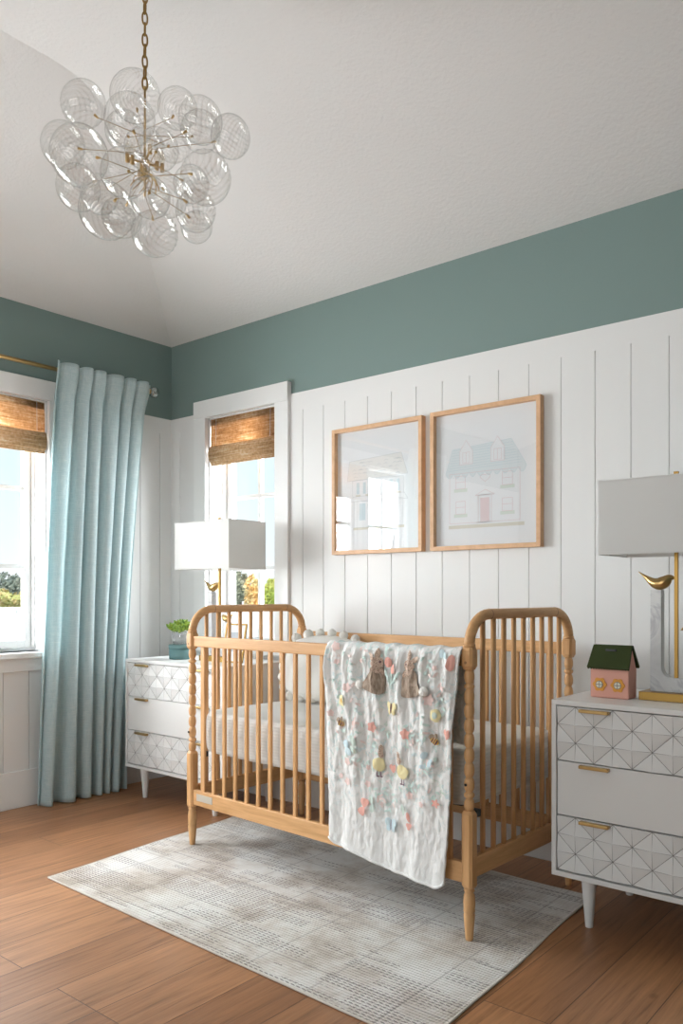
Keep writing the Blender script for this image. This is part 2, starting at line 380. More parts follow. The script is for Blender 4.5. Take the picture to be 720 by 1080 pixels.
# vertical board panelling with a flat head rail, on both walls
PT = 2.165; GT = 2.071; GAP = .0045
def boards(b, a0, a1, grooves, z0, z1, axis, gt=True):
    """boards between the grooves, leaving fine gaps; thickness 12 mm"""
    e = [a0]+sorted(g for g in grooves if a0 < g < a1)+[a1]
    for i in range(len(e)-1):
        l = e[i]+(GAP/2 if i else 0); r = e[i+1]-(GAP/2 if i < len(e)-2 else 0)
        if axis == 'X': b.box(l, r, -.012, -.001, z0, z1)
        else: b.box(.001, .012, l, r, z0, z1)
gb = [1.9612+.14335*i for i in range(-14, 24)]
gl = [-.098-.14*i for i in range(0, 33)]
b = MB(); boards(b, .012, .26, gb, .0, GT, 'X'); boards(b, .99, RX, gb, 0, GT, 'X'); boards(b, .26, .99, gb, 0, .71, 'X')
b.box(.012, .26, -.012, -.001, GT, PT); b.box(.99, RX, -.012, -.001, GT, PT)
b.box(.012, .26, -.0075, -.0005, 0, GT).box(.99, RX, -.0075, -.0005, 0, GT).box(.26, .99, -.0075, -.0005, 0, .70)
struct(b.obj('trim_1', 'white'))
b = MB(); boards(b, -.75, 0, gl, 0, GT, 'Y'); boards(b, -2.77, -.75, gl, 0, .71, 'Y'); boards(b, RY, -2.77, gl, 0, GT, 'Y')
b.box(.001, .012, -.73, 0, GT, PT).box(.001, .012, RY, -2.79, GT, PT)
b.box(.0005, .0075, -.75, 0, 0, GT).box(.0005, .0075, -2.77, -.75, 0, .70).box(.0005, .0075, RY, -2.77, 0, GT)
struct(b.obj('trim_2', 'white'))
b = MB().box(.012, RX, -.024, -.012, 0, .19)
struct(b.obj('baseboard_back', 'trim', bevel=.003))
b = MB().box(.012, .026, RY, -.012, 0, .19)
struct(b.obj('baseboard_left', 'trim', bevel=.003))

# ------------------------------------------------------------------ windows (local: x along the wall, -y into the room)
def window(name, loc, rz, units, w, end=None):
    root = bpy.data.objects.new(name, None); COL.objects.link(root); root.location = loc; root.rotation_euler = (0, 0, rz); struct(root)
    cw = .10
    b = MB().box(-cw, w+cw, -.034, -.001, O1, 2.232)
    b.obj('casing_head', 'trim', root, bevel=.002)
    for x0, x1 in ((-cw, 0), (w, w+cw)): MB().box(x0, x1, -.03, -.001, O0, O1).obj('casing_side', 'trim', root, bevel=.002)
    MB().box(-cw-.02, w+cw+.02, -.065, .10, O0-.028, O0).obj('window_sill', 'trim', root, bevel=.004)
    MB().box(-cw, w+cw, -.03, -.001, O0-.098, O0-.028).obj('apron', 'trim', root, bevel=.002)
    b = MB().box(0, .008, 0, .15, O0, O1).box(w-.008, w, 0, .15, O0, O1).box(0, w, 0, .15, O1-.008, O1)
    b.obj('jamb_lining', 'trim', root)
    for i, (u0, u1) in enumerate(units):
        if i: MB().box(units[i-1][1], u0, .06, .175, O0, O1).obj('mullion', 'trim', root, bevel=.003)
        fr = MB(); s = .018
        fr.box(u0, u0+s, .10, .175, O0, O1).box(u1-s, u1, .10, .175, O0, O1).box(u0+s, u1-s, .10, .175, O0, O0+s).box(u0+s, u1-s, .10, .175, O1-s, O1)
        fr.obj('window_frame', 'trim', root)
        sa = MB(); t = .038; a0, a1, z0, z1 = u0+s, u1-s, O0+s, O1-s
        sa.box(a0, a0+t, .125, .165, z0, z1).box(a1-t, a1, .125, .165, z0, z1).box(a0+t, a1-t, .125, .165, z0, z0+t).box(a0+t, a1-t, .125, .165, z1-t, z1)
        sash = sa.obj('sash', 'trim', root, bevel=.003)
        mu = MB(); c = (u0+u1)/2; mu.box(c-.011, c+.011, .135, .16, z0+t, z1-t)
        for zz in (1.25, 1.67): mu.box(a0+t, c-.011, .135, .16, zz-.011, zz+.011).box(c+.011, a1-t, .135, .16, zz-.011, zz+.011)
        mu.obj('muntins', 'trim', sash)
        MB().add([(a0+t, .148, z0+t), (a1-t, .148, z0+t), (a1-t, .148, z1-t), (a0+t, .148, z1-t)], [(0, 1, 2, 3)]).obj('glass', 'pane', sash)
        cr = MB().box(c-.03, c+.03, .095, .11, O0+.001, O0+.014); cr.tube([(c, .095, O0+.012), (c+.03, .075, O0+.016), (c+.06, .07, O0+.018)], .005, 8)
        cr.obj('crank_handle', 'black', root)
    return root
window('window_1', (0, -2.69, 0), PI/2, [(0, .56), (.65, 1.21), (1.30, 1.86)], 1.86)
window('window_2', (.346, 0, 0), 0, [(0, .564)], .564)

# ------------------------------------------------------------------ outside
G = -.4
struct(MB().box(-45, -WT, -30, 45, G-.1, G).box(-WT, 45, WT, 45, G-.1, G).obj('ground', mat('pale_concrete', (.78, .76, .72), .9)))
flat('fence_white', (.86, .86, .85)); flat('roof_pink', (.72, .50, .42)); flat('bark', (.12, .085, .06))
def fence(label, x0, y0, x1, y1, z):
    L = math.hypot(x1-x0, y1-y0); r = thing('garden_fence', label, 'fence', (x0, y0, G), math.atan2(y1-y0, x1-x0))
    b = MB(); n = int(L/.3)
    for i in range(n): b.box(i*L/n+.006, (i+1)*L/n-.006, 0, .03, .05, z-G-.05)
    b.obj('boards', 'fence_white', r); MB().box(0, L, -.03, .06, z-G-.05, z-G).obj('top_rail', 'fence_white', r)
    for i in range(5): MB().box(i*L/4-.05, i*L/4+.05, .03, .12, 0, z-G+.04).obj('post', 'fence_white', r)
fence('white board garden fence outside the left window', -8., -3, -8., 3.9, .90)
fence('white board garden fence outside the narrow back window', -7.5, 4.1, 1.5, 6.0, .86)
def tree(name, label, x, y, z0, h, r, cols, n=1500, seed=1):
    rnd = random.Random(seed); root = thing(name, label, 'tree', (x, y, G))
    MB().tube([(0, 0, 0), (.03, 0, (z0-G)*.5), (0, .02, z0-G+h*.5)], [.09, .07, .03], 8).obj('trunk', 'bark', root)
    b = MB(); lob = [(rnd.uniform(-.5, .5)*r, rnd.uniform(-.5, .5)*r, rnd.uniform(.2, .85)*h, rnd.uniform(.35, .6)) for _ in range(9)]
    for i in range(n):
        lx, ly, lz, lr = rnd.choice(lob); d = Vector((rnd.gauss(0, 1), rnd.gauss(0, 1), rnd.gauss(0, 1))).normalized()*rnd.uniform(.6, 1.)
        p = Vector((lx+d.x*lr*r, ly+d.y*lr*r, z0-G+lz+d.z*lr*h*.5)); s = rnd.uniform(.03, .07)
        a = Vector((rnd.gauss(0, 1), rnd.gauss(0, 1), rnd.gauss(0, 1))).normalized(); c = a.orthogonal().normalized()
        e = a.cross(c); b.add([p-c*s, p+e*s*.5, p+c*s, p-e*s*.5], [(0, 1, 2, 3)])
    m = mat(name+'_leaves', cols[0], .7); k = N(m); t = k.n('TexNoise', Scale=5., Detail=3.); k.l(k.coords(), t.inputs['Vector'])
    k.color(k.ramp(t.outputs[0], [(.4, tuple(cols[0])+(1,)), (.6, tuple(cols[1])+(1,))]))
    b.obj('foliage', m, root)
tree('garden_tree', 'dark grey-green tree beyond the fence, seen through the left window', -11.42, 4.93, .85, .72, .8, [(.17, .20, .16), (.32, .34, .26)], 2600, 2)
tree('garden_shrub', 'yellow-green shrub in front of the dark tree, seen through the left window', -10.42, 4.45, .72, .45, .55, [(.52, .52, .18), (.60, .44, .20)], 1600, 3)
tree('garden_tree', 'dark olive tree, leftmost of the three seen through the narrow back window', -7.85, 7.90, .62, .98, .20, [(.24, .26, .17), (.40, .38, .26)], 1400, 4)
tree('garden_tree', 'golden autumn tree between two green ones, seen through the narrow back window', -6.17, 6.69, .65, .72, .17, [(.90, .58, .22), (.85, .70, .36)], 1400, 5)
tree('garden_tree', 'bright lime-green tree, rightmost of the three seen through the narrow back window', -6.65, 7.59, .62, .82, .17, [(.54, .62, .14), (.74, .72, .22)], 1400, 6)
r = thing('neighbour_house', 'low house with pinkish roof beyond the fence, outside the left window', 'house', (-19., 6.5, G), .25)
MB().box(-2, 2, -5, 5, 0, 1.15).obj('walls', 'fence_white', r)
MB().prism([(-2.3, 1.15), (2.3, 1.15), (0, 1.55)], -5.3, 5.3, 'XZ').obj('roof', 'roof_pink', r)

# ------------------------------------------------------------------ bamboo shades
def bamboo(label, loc, rz, w):
    r = thing('bamboo_shade', label, 'window shade', loc, rz, None)
    MB().box(.006, w-.006, .012, .045, 2.085, 2.119).obj('head_rail', 'frame_wood', r)
    def prof(z0, z1, n, fy):
        b = MB(); pts = []
        for i in range(n+1):
            z = z1+(z0-z1)*i/n; pts.append((fy((z1-z)/(z1-z0))+.0011*math.cos(i*PI), z))
        b.grid(lambda u, v: (.006+(w-.012)*u+0*v, pts[round(v*n)][0], pts[round(v*n)][1]), 1, n)
        return b
    prof(1.95, 2.122, 110, lambda t: .010-.006*t).obj('upper_panel', 'bamboo', r, solid=.002, offset=0)
    prof(1.872, 1.96, 60, lambda t: -.002-.012*math.sin(PI*t)**.7).obj('stacked_fold', 'bamboo_fold', r, solid=.003, offset=0)
    prof(1.850, 1.93, 50, lambda t: .008-.010*math.sin(PI*min(1, t*1.05))).obj('stacked_fold', 'bamboo_fold', r, solid=.003, offset=0)
    for x in (.055, w-.055):
        MB().tube([(x, .002, 2.12), (x, -.001, 1.965)], .0013, 6).obj('cord', 'paper', r)
bamboo('woven bamboo roman shade pulled up in the narrow back window', (.352, 0, 0), 0, .552)
bamboo('woven bamboo roman shade pulled up in the left window beside the curtain', (0, -1.39, 0), PI/2, .56)
bamboo('woven bamboo roman shade in the middle of the triple left window', (0, -2.04, 0), PI/2, .56)

# ------------------------------------------------------------------ curtain rod and curtain
r = thing('curtain_rod', 'thin brass curtain rod with a clear crystal ball finial near the corner', 'curtain rod', (.10, 0, 2.283))
MB().tube([(0, -3.1, 0), (0, -.243, 0)], .011, 14).obj('rod', 'brass', r)
for y in (-.30, -2.85): MB().tube([(-.098, y, -.02), (-.05, y, -.02), (0, y, -.014)], .006, 8).lathe([(.024, -.0985), (.024, -.092)], (0, y, -.02), 16, 'X').obj('bracket', 'brass', r)
MB().lathe([(.011, -.248), (.015, -.243), (.015, -.236), (.008, -.231)], (0, 0, 0), 16, 'Y').obj('finial_collar', 'brass', r)
MB().sphere((0, -.206, 0), .032, 20, 12).obj('crystal_finial', 'crystal', r, bevel=0)
nf = 6.5
def curtain_fn(y0t, y1t, y0b, y1b, top=2.318, bot=.006, seed=0.):
    def fn(u, v):
        # v: 0 bottom .. 1 top
        k = v**1.4; y0 = y0b+(y0t-y0b)*k; y1 = y1b+(y1t-y1b)*k
        # folds slightly uneven
        uu = u+.018*math.sin(2*PI*u*2.3+1.+seed)+(1-v)*.065*math.sin(2*PI*u*1.3+.5+seed)
        ph = 2*PI*nf*uu
        amp = (.019+.009*noise.noise(Vector((u*6+seed, v*1.4, 0)))) + (1-v)*.020
        c = math.cos(ph); s = math.sin(ph)
        shape = math.copysign(abs(c)**.65, c)
        head = max(0, min(1, (v-.93)/.05))
        amp = amp*(1-head)+.013*head
        x = .108+.024*head+amp*shape+.016*noise.noise(Vector((u*5, v*2.5, 4+seed)))*(1-v)
        y = y0+(y1-y0)*u+.012*s*(.4+.6*v)
        x += .003*math.sin(ph*2)*head
        return (x, y, bot+(top-bot)*v+.004*math.cos(ph)*head)
    return fn
r = thing('curtain', 'aqua blue linen curtain hanging in deep folds left of the white dresser', 'curtain')
MB().grid(curtain_fn(-.857, -.245, -.93, -.41), 260, 90).obj('curtain_panel', 'curtain', r, solid=.0016, offset=0)
r = thing('curtain', 'aqua blue linen curtain at the far end of the triple left window', 'curtain')
MB().grid(curtain_fn(-2.98, -2.45, -3.0, -2.42, seed=2.), 160, 50).obj('curtain_panel', 'curtain', r, solid=.0016, offset=0)

# ------------------------------------------------------------------ dressers
DW, DD, DH, DB = .786, .48, .749, .163
def make_dresser(label, loc):
    r = thing('dresser', label, 'dresser', loc)
    b = MB(); T = .017
    b.box(0, DW, 0, DD, DH-T, DH).box(0, DW, 0, DD, DB, DB+T).box(0, T, 0, DD, DB+T, DH-T).box(DW-T, DW, 0, DD, DB+T, DH-T).box(T, DW-T, DD-.01, DD, DB+T, DH-T)
    b.obj('body', 'lacquer', r, bevel=.0015)
    MB().box(T, DW-T, .03, DD-.01, DB+T, DH-T).obj('interior', 'dark', r)
    z1 = DH-T-.003; z0 = DB+T+.002; hh = (z1-z0)/3
    for k_ in range(3):
        zb = z1-(k_+1)*hh+.004; zt = z1-k_*hh; xa, xb = T+.003, DW-T-.003
        if k_ == 1:
            f = MB().box(xa, xb, .004, .026, zb, zt).obj('drawer', 'lacquer', r, bevel=.0012)
        else:
            nx, nz = 12, 3; dx = (xb-xa)/nx; dz = (zt-zb)/nz; b = MB(); ln = MB()
            def star(i, j): return (i+j) % 2 == 1           # j counted from the top edge
            def P(i, j): return Vector((xa+i*dx, .0062 if star(i, j) else -.0008, zt-j*dz))
            def C(i, j): return P(i, j)
            for i in range(nx):
                for j in range(nz):
                    a, c, d, e = P(i, j), P(i+1, j), P(i+1, j+1), P(i, j+1)
                    if star(i, j): b.add([a, c, d], [(0, 2, 1)]).add([a, d, e], [(0, 2, 1)])
                    else: b.add([a, c, e], [(0, 2, 1)]).add([c, d, e], [(0, 2, 1)])
            b.box(xa, xb, .0062, .026, zb, zt)
            f = b.obj('drawer', 'facet', r)
            for i in range(nx+1):
                for j in range(nz+1):
                    if not star(i, j): continue
                    c = P(i, j)
                    for di, dj in ((1, 0), (-1, 0), (0, 1), (0, -1), (1, 1), (1, -1), (-1, 1), (-1, -1)):
                        if 0 <= i+di <= nx and 0 <= j+dj <= nz:
                            q = P(i+di, j+dj); fr = .9 if (di and dj) else .97
                            e = c+(q-c)*fr; d = (e-c).normalized(); s = d.cross(Vector((0, 1, 0))).normalized()*(.0007 if (di and dj) else .0005)
                            o = Vector((0, -.0007, 0)); ln.add([c-s*1.2+o, c+s*1.2+o, e+s*.35+o, e-s*.35+o], [(0, 1, 2, 3)])
            ln.obj('inlay_lines', 'inlay', f)
        for hx in (.100, DW-.198):
            MB().box(hx, hx+.098, -.016, .004, zt-.014, zt-.0035).obj('handle', 'brass', f, bevel=.002)
    for x, y in ((.11, .05), (DW-.11, .05), (.11, DD-.06), (DW-.11, DD-.06)):
        MB().lathe([(.012, 0), (.0125, .002), (.025, DB-.004), (.025, DB-.0005)], (x, y, 0), 24).obj('leg', 'lacquer', r)
    return r
LD, RD = (.236, -.50, 0), (2.766, -.60, 0)
dresser = make_dresser('white three-drawer dresser with faceted fronts in the corner by the curtain', LD)
copy_thing(dresser, RD, 0, 'white three-drawer dresser with faceted fronts standing right of the crib')

# ------------------------------------------------------------------ crib (local: x along its length, y towards the wall)
CO = Vector((1.196, -.8306, 0)); CA = math.radians(-2.9); CL, CD = 1.436, .672
crib = thing('crib', 'natural beech spindle crib with turned posts and arched ends on the rug', 'crib', CO, CA)
def post_prof():
    p = []
    def bead(z0, z1, r, n=6, r0=.0105):
        for i in range(n+1): t = i/n; p.append((r0+(r-r0)*math.sin(PI*t)**.6, z0+(z1-z0)*t))
    bead(.414, .455, .0165); bead(.455, .475, .0170)
    for i in range(7): bead(.475+.0464*i, .475+.0464*(i+1), .0165, 8)
    bead(.80, .818, .0170); bead(.818, .864, .0165); return p
def chamfer_block(b, h, z0, z1, x, y, c=.008, e=.010):
    """square block with chamfered corners and tapered ends"""
    def ring(s, z, cc): return [(x+a, y+d, z) for a, d in ((s, -s+cc), (s, s-cc), (s-cc, s), (-s+cc, s), (-s, s-cc), (-s, -s+cc), (-s+cc, -s), (s-cc, -s))]
    R = [ring(h*.72, z0, h*.30), ring(h, z0+e, c), ring(h, z1-e, c), ring(h*.72, z1, h*.30)]
    vs = [p for q in R for p in q]; fs = [(i*8+j, i*8+(j+1) % 8, (i+1)*8+(j+1) % 8, (i+1)*8+j) for i in range(3) for j in range(8)]
    fs += [tuple(range(7, -1, -1)), tuple(24+j for j in range(8))]; b.add(vs, fs)
for x in (0, CL):
    for y in (0, CD):
        b = MB(); b.lathe(post_prof(), (x, y, 0), 20)
        chamfer_block(b, .0205, .170, .416, x, y); chamfer_block(b, .0215, .862, .937, x, y, .008, .012)
        p = b.obj('post', 'beech_v', crib)
        MB().lathe([(.0115, .006 if y == 0 else .001), (.0125, .010), (.0185, .088), (.0150, .093), (.0190, .097), (.0180, .103), (.0195, .125), (.0175, .150), (.0135, .157), (.0180, .163), (.0140, .171)], (x, y, 0), 20).obj('foot', 'beech_v', p)
# arched end hoops
def arch_path(x):
    a, bb, zt, z0 = .115, .100, 1.036, .936; pts = [(x, 0, z0)]
    for i in range(1, 11): t = PI/2*i/10; pts.append((x, a-a*math.cos(t), z0+bb*math.sin(t)))
    for i in range(1, 6): pts.append((x, a+(CD-2*a)*i/6, zt))
    for i in range(0, 11): t = PI/2*(1-i/10); pts.append((x, CD-a+a*math.cos(t), z0+bb*math.sin(t)))
    return pts
for x in (0, CL):
    hoop = MB().tube(arch_path(x), .0175, 16).obj('arched_hoop', 'beech_y', crib)
    for y in (.115, CD-.115): MB().lathe([(.0181, y-.0012), (.0181, y+.0012)], (x, 0, 1.036), 16, 'Y').obj('joint_line', 'beech_dark' if 'beech_dark' in M else M.setdefault('beech_dark', mat('beech_dark', (.34, .17, .07), .5)), hoop)
    for y in (0, CD): MB().lathe([(.0195, .934), (.0205, .938), (.0195, .943)], (x, y, 0), 20).obj('collar', 'beech_v', hoop)
    MB().box(x-.011, x+.011, .018, CD-.018, .200, .266).obj('end_rail', 'beech_y', crib, bevel=.004)
    for i in range(9):
        y = .077+.06475*i; d = 0
        for yy in (y, CD-y):
            if yy < .115: d = .100*(1-math.sqrt(max(0, 1-((.115-yy)/.115)**2)))
        MB().tube([(x, y, .262), (x, y, 1.028-d)], .0088, 12).obj('spindle', 'beech_v', crib)
for y, nm in ((0, 'front'), (CD, 'back')):
    MB().box(.016, CL-.016, y-.011, y+.011, .873, .919).obj('top_rail', 'beech_x', crib, bevel=.005, seg=3)
    MB().box(.016, CL-.016, y-.011, y+.011, .184, .250).obj('bottom_rail', 'beech_x', crib, bevel=.004)
    for i in range(19):
        x = .078+.07111*i
        h = .014 if i in (0, 18) else .0095
        MB().box(x-h, x+h, y-.0065, y+.0065, .246, .877).obj('slat', 'beech_v', crib, bevel=.004)
pl = MB().box(.045, .152, -.0128, -.0108, .207, .237).obj('label_plate', mat('label_plate', (.55, .50, .42), .4), crib, bevel=.0006); pl['label'] = 'small pale rectangular label plate'
MB().box(.09, CL-.09, .09, CD-.09, .396, .4075).obj('mattress_support', 'black', crib)
for x in (.012, CL-.012):
    for y in (.055, CD-.055): MB().box(x-.012, x+.014 if x < 1 else x+.012, y-.012, y+.012, .385, .4075).obj('support_bracket', 'black', crib)
for x, y in ((0, 0), (CL, 0)):
    MB().lathe([(.0045, -.0225), (.0045, -.0195)], (x, y, .50), 10, 'Y').obj('bolt_head', 'black', crib)
    MB().lathe([(.0045, -.0225), (.0045, -.0195)], (x, y, .885), 10, 'Y').obj('bolt_head', 'beech_dark', crib)

CM = Matrix.Translation(CO) @ Matrix.Rotation(CA, 4, 'Z')
def in_crib(name, label, cat): return thing(name, label, cat, CO, CA)
# mattress
r = thing('mattress', 'white crib mattress under a ribbed fitted sheet inside the crib', 'mattress', CM @ Vector((0, 0, 0)), CA)
def mattress(b, x0, x1, y0, y1, z0, z1, rad=.03):
    nx, ny = 60, 30
    def loopz(u, v):
        # superelliptic pillow box: u round the side, v bottom to top
        t = v; a = 2*PI*u
        cx, cy = (x0+x1)/2, (y0+y1)/2; hx, hy = (x1-x0)/2, (y1-y0)/2
        c, s = math.cos(a), math.sin(a); e = .12
        px = math.copysign(abs(c)**e, c); py = math.copysign(abs(s)**e, s)
        if t < .12: q = t/.12; ins = rad*(1-math.sin(q*PI/2)); z = z0+rad*(1-math.cos(q*PI/2))
        elif t < .5: q = (t-.12)/.38; ins = -.004*math.sin(PI*q); z = z0+rad+(z1-z0-2*rad)*q
        elif t < .62: q = (t-.5)/.12; ins = rad*(1-math.cos(q*PI/2)); z = z1-rad+rad*math.sin(q*PI/2)
        else: q = (t-.62)/.38; ins = rad+(hy-rad)*q; z = z1+.004*math.sin(q*PI/2)
        kx = max(0, hx-ins*(hx/hy if t >= .62 else 1)); ky = max(0, hy-ins)
        z += .0025*noise.noise(Vector((px*kx*9, py*ky*9, z*8)))
        return (cx+px*kx, cy+py*ky, z)
    b.grid(loopz, 220, 50)
b = MB(); mattress(b, .030, CL-.030, .022, CD-.022, .408, .592)
b.obj('fitted_sheet', 'sheet', r)
# pom-pom cushion
pc = CM @ Vector((.275, .505, .602)); r = thing('cushion', 'ivory cushion edged with pom-poms leaning at the back of the crib', 'cushion', pc, math.radians(8))
tilt = Matrix.Translation((0, 0, .01)) @ Matrix.Rotation(math.radians(-14), 4, 'X')
hw, hh = .205, .150
def cush(sgn):
    def fn(u, v):
        a, b2 = u*2-1, v*2-1
        X, Z = a*math.sqrt(1-b2*b2*.36), b2*math.sqrt(1-a*a*.36)
        e = max(0, (1-a**4))*max(0, (1-b2**4)); d = .055*e**.45
        d *= 1+.10*noise.noise(Vector((a*2.2, b2*2.2, sgn)))
        p = Vector((X*hw*1.04, -sgn*d, Z*hh*1.04+hh)); return tuple(tilt @ p)
    return fn
MB().grid(cush(1), 28, 22).grid(cush(-1), 28, 22).obj('cover', 'cushion', r)
rnd = random.Random(4)
def edge_pt(t):
    t = t % 4; s = int(t); f = (t-s)*2-1
    a, b2 = ((f, -1), (1, f), (-f, 1), (-1, -f))[s]
    return a*math.sqrt(1-b2*b2*.36), b2*math.sqrt(1-a*a*.36)
for i in range(22):
    X, Z = edge_pt(i*4/22+.06); rr = rnd.uniform(.021, .026)
    b = MB(); b.sphere((0, 0, 0), rr, 14, 9, (1, .95, 1))
    b.v = [tuple(Vector(v)*(1+.09*noise.noise(Vector(v)*150+Vector((i, 0, 0))))) for v in b.v]
    p = tilt @ Vector((X*(hw*1.04+.012), 0, Z*(hh*1.04+.010)+hh)); p.z = max(p.z, rr*.9); b.obj('pom_pom', 'pompom', r, loc=tuple(p))

# quilt over the front rail
def qx(u, z):
    f = max(0., min(1., (.935-z)/.75))
    xl = .846+.016*f**2; xr = 1.424-.052*f**1.3
    return xl+(xr-xl)*u
def fold(u, z):
    x = u*.58; f = max(0, min(1, (z-.30)/.6))
    w = .0075*math.sin(2*PI*(u*5.3+.15*math.sin(z*9)))*(.35+.65*f)
    w += .006*math.sin(2*PI*(u*11.7+.3*math.sin(z*14+2)))*f
    w += .016*noise.noise(Vector((x*7, z*2.0, 1.3)))
    w += (.0035+.0035*f)*noise.noise(Vector((x*26, z*9, 5)))+.0030*noise.noise(Vector((x*62, z*40, 9)))+.0016*math.sin(2*PI*x/.016+3*noise.noise(Vector((x*9, z*9, 2))))*f
    return w
def qbot(u): 
    e = .018*(max(0, 1-u/.09)**2+max(0, 1-(1-u)/.10)**2*1.7)
    return .207-.058*u+e+.004*math.sin(u*9)
def quilt_front(u, z, off=0.):
    top = min(1, max(0, (.925-z)/.05))
    bulge = .010*math.sin(min(1, (.93-z)/.55)*PI) if z < .93 else 0
    y = -.030-bulge-(fold(u, z)+.010)*(.25+.75*top)
    return Vector((qx(u, z), y-off, z))
def quilt_pt(u, v):
    # v 0: hem inside the crib, .25 over the rail, 1 front hem
    if v < .22:
        q = v/.22; z = .612+(.915-.612)*q; y = .030+.006*math.sin(u*31)+.006*noise.noise(Vector((u*6, z*6, 0)))
        if q < .25: y += .03*(1-q/.25)**2
        return (qx(u, z)+.006*(1-q), y, z)
    if v < .27:
        q = (v-.22)/.05; a = PI*q; y = .030*math.cos(a); ztop = .915+.018*math.sin(a)
        f = quilt_front(u, .925); y = y if q < .5 else y+(f.y+.030)*(q-.5)*2
        return (qx(u, .93), y, ztop+.0025*math.sin(u*40)*math.sin(a))
    q = (v-.27)/.73; z = .915+(qbot(u)-.915)*q; return tuple(quilt_front(u, z))
r = thing('quilt', 'white quilted baby blanket with bunny and flower applique draped over the crib rail', 'quilt', CO, CA)
MB().grid(quilt_pt, 130, 230).obj('blanket', 'quilt', r, solid=.006, offset=1)
# binding round the hem
b = MB(); b.tube([quilt_front(u/60, qbot(u/60), .001) for u in range(61)], .0048, 8).obj('hem_binding', 'quilt', r)
def u_of(x, z):
    a = qx(0, z); c = qx(1, z); return min(.995, max(.005, (x-a)/(c-a)))
OFFB = .0078
def on_quilt(b, outline, off=0., rings=4, dome=0.):
    off *= .6; dome *= .6
    """conform a filled outline [(x,z)...] to the quilt's face"""
    cx = sum(p[0] for p in outline)/len(outline); cz = sum(p[1] for p in outline)/len(outline)
    n = len(outline); vs = []; fs = []
    def S(x, z, k=0): return tuple(quilt_front(u_of(x, z), z, OFFB+off+dome*k))
    vs.append(S(cx, cz, 1))
    for r_ in range(1, rings+1):
        t = r_/rings
        for x, z in outline: vs.append(S(cx+(x-cx)*t, cz+(z-cz)*t, math.sqrt(max(0, 1-t*t))))
    for j in range(n): fs.append((0, 1+j, 1+(j+1) % n))
    for r_ in range(rings-1):
        a = 1+r_*n
        for j in range(n): fs.append((a+j, a+n+j, a+n+(j+1) % n, a+(j+1) % n))
    b.add(vs, fs, True); return b
def ell(cx, cz, rx, rz, rot=0, n=16, lob=0, la=.0):
    o = []
    for i in range(n):
        a = 2*PI*i/n; k = 1+la*math.cos(lob*a) if lob else 1
        x, z = rx*k*math.cos(a), rz*k*math.sin(a); c, s = math.cos(rot), math.sin(rot); o.append((cx+x*c-z*s, cz+x*s+z*c))
    return o
def smooth_poly(pts, n=6):
    o = []; L = len(pts)
    for i in range(L):
        p0, p1, p2, p3 = (pts[(i+d) % L] for d in (-1, 0, 1, 2))
        for k in range(n):
            t = k/n
            o.append(tuple(.5*((2*p1[d])+(-p0[d]+p2[d])*t+(2*p0[d]-5*p1[d]+4*p2[d]-p3[d])*t*t+(-p0[d]+3*p1[d]-3*p2[d]+p3[d])*t**3) for d in (0, 1)))
    return o
fur = mat('brown_fur', (.36, .27, .20), .95); k = N(fur); t = k.n('TexNoise', Scale=1., Detail=4.); k.l(k.coords((160, 160, 40)), t.inputs['Vector'])
k.color(k.ramp(t.outputs[0], [(.3, (.20, .14, .10, 1)), (.6, (.47, .37, .29, 1))])); k.bump(t.outputs[0], .8, .004); M['fur'] = fur
fc = mat('speckled_calico', (.60, .44, .34), .9); k = N(fc); t = k.n('TexVoronoi', Scale=230.); k.l(k.coords(), t.inputs['Vector'])
k.color(k.ramp(t.outputs['Distance'], [(.25, (.28, .17, .12, 1)), (.5, (.66, .50, .40, 1))])); M['calico'] = fc
flat('coral', (.84, .45, .38)); flat('pink', (.84, .65, .61)); flat('lemon', (.83, .73, .42)); flat('mint', (.64, .77, .72)); flat('skyblue', (.60, .73, .77)); flat('sage', (.58, .67, .60)); flat('plum', (.16, .08, .12)); flat('mustard', (.72, .46, .12)); flat('palemint', (.62, .75, .70)); flat('palepink', (.82, .68, .64))
def applique(name, m, outs, off=.0, dome=.0, label=None, rings=4):
    for o in outs:
        b = MB(); on_quilt(b, o, off, rings, dome); x = b.obj(name, m, r)
        if label: x['label'] = label
    return x
def applique_one(name, m, outs, off=.0, dome=.0):
    b = MB()
    for o in outs: on_quilt(b, o, off, 4, dome)
    return b.obj(name, m, r)
def bunny(cx, top, flip, label):
    s = -1 if flip else 1
    P = lambda pts: smooth_poly([(cx+s*a, top+b2) for a, b2 in pts])
    body = [(.028, -.060), (.042, -.078), (.044, -.110), (.040, -.152), (.0, -.152), (-.036, -.140), (-.042, -.125), (-.022, -.095), (-.004, -.066)]
    o = applique('bunny_body', 'fur', [P(body)], .001, .006, label)
    def sub(n, m, outs, off, dome=.002):
        b = MB()
        for q in outs: on_quilt(b, q, off, 3, dome)
        b.obj(n, m, o)
    sub('head', 'calico', [P([(.012, -.030), (.030, -.034), (.038, -.050), (.030, -.066), (.010, -.068), (-.002, -.052)])], .003)
    sub('ear', 'calico', [P([(.014, -.036), (.010, -.014), (.018, .002), (.026, -.012), (.024, -.034)])], .003)
    sub('ear', 'calico', [P([(.008, -.044), (-.012, -.034), (-.022, -.018), (-.006, -.020), (.012, -.034)])], .003)
    sub('collar', 'calico', [P([(.006, -.068), (.036, -.070), (.042, -.084), (.030, -.088), (.010, -.080)])], .006)
    sub('eye', 'plum', [ell(cx+s*.028, top-.046, .003, .003, n=10)], .0075, .001)
    t = MB(); p = quilt_front(u_of(cx-s*.056, top-.128), top-.128, .016); t.sphere(tuple(p), .017, 14, 9, (1, .7, 1)); t.obj('pom_pom_tail', 'pompom', o)
bunny(1.082, .917, False, 'brown fluffy bunny facing right'); bunny(1.252, .915, True, 'brown fluffy bunny facing left')
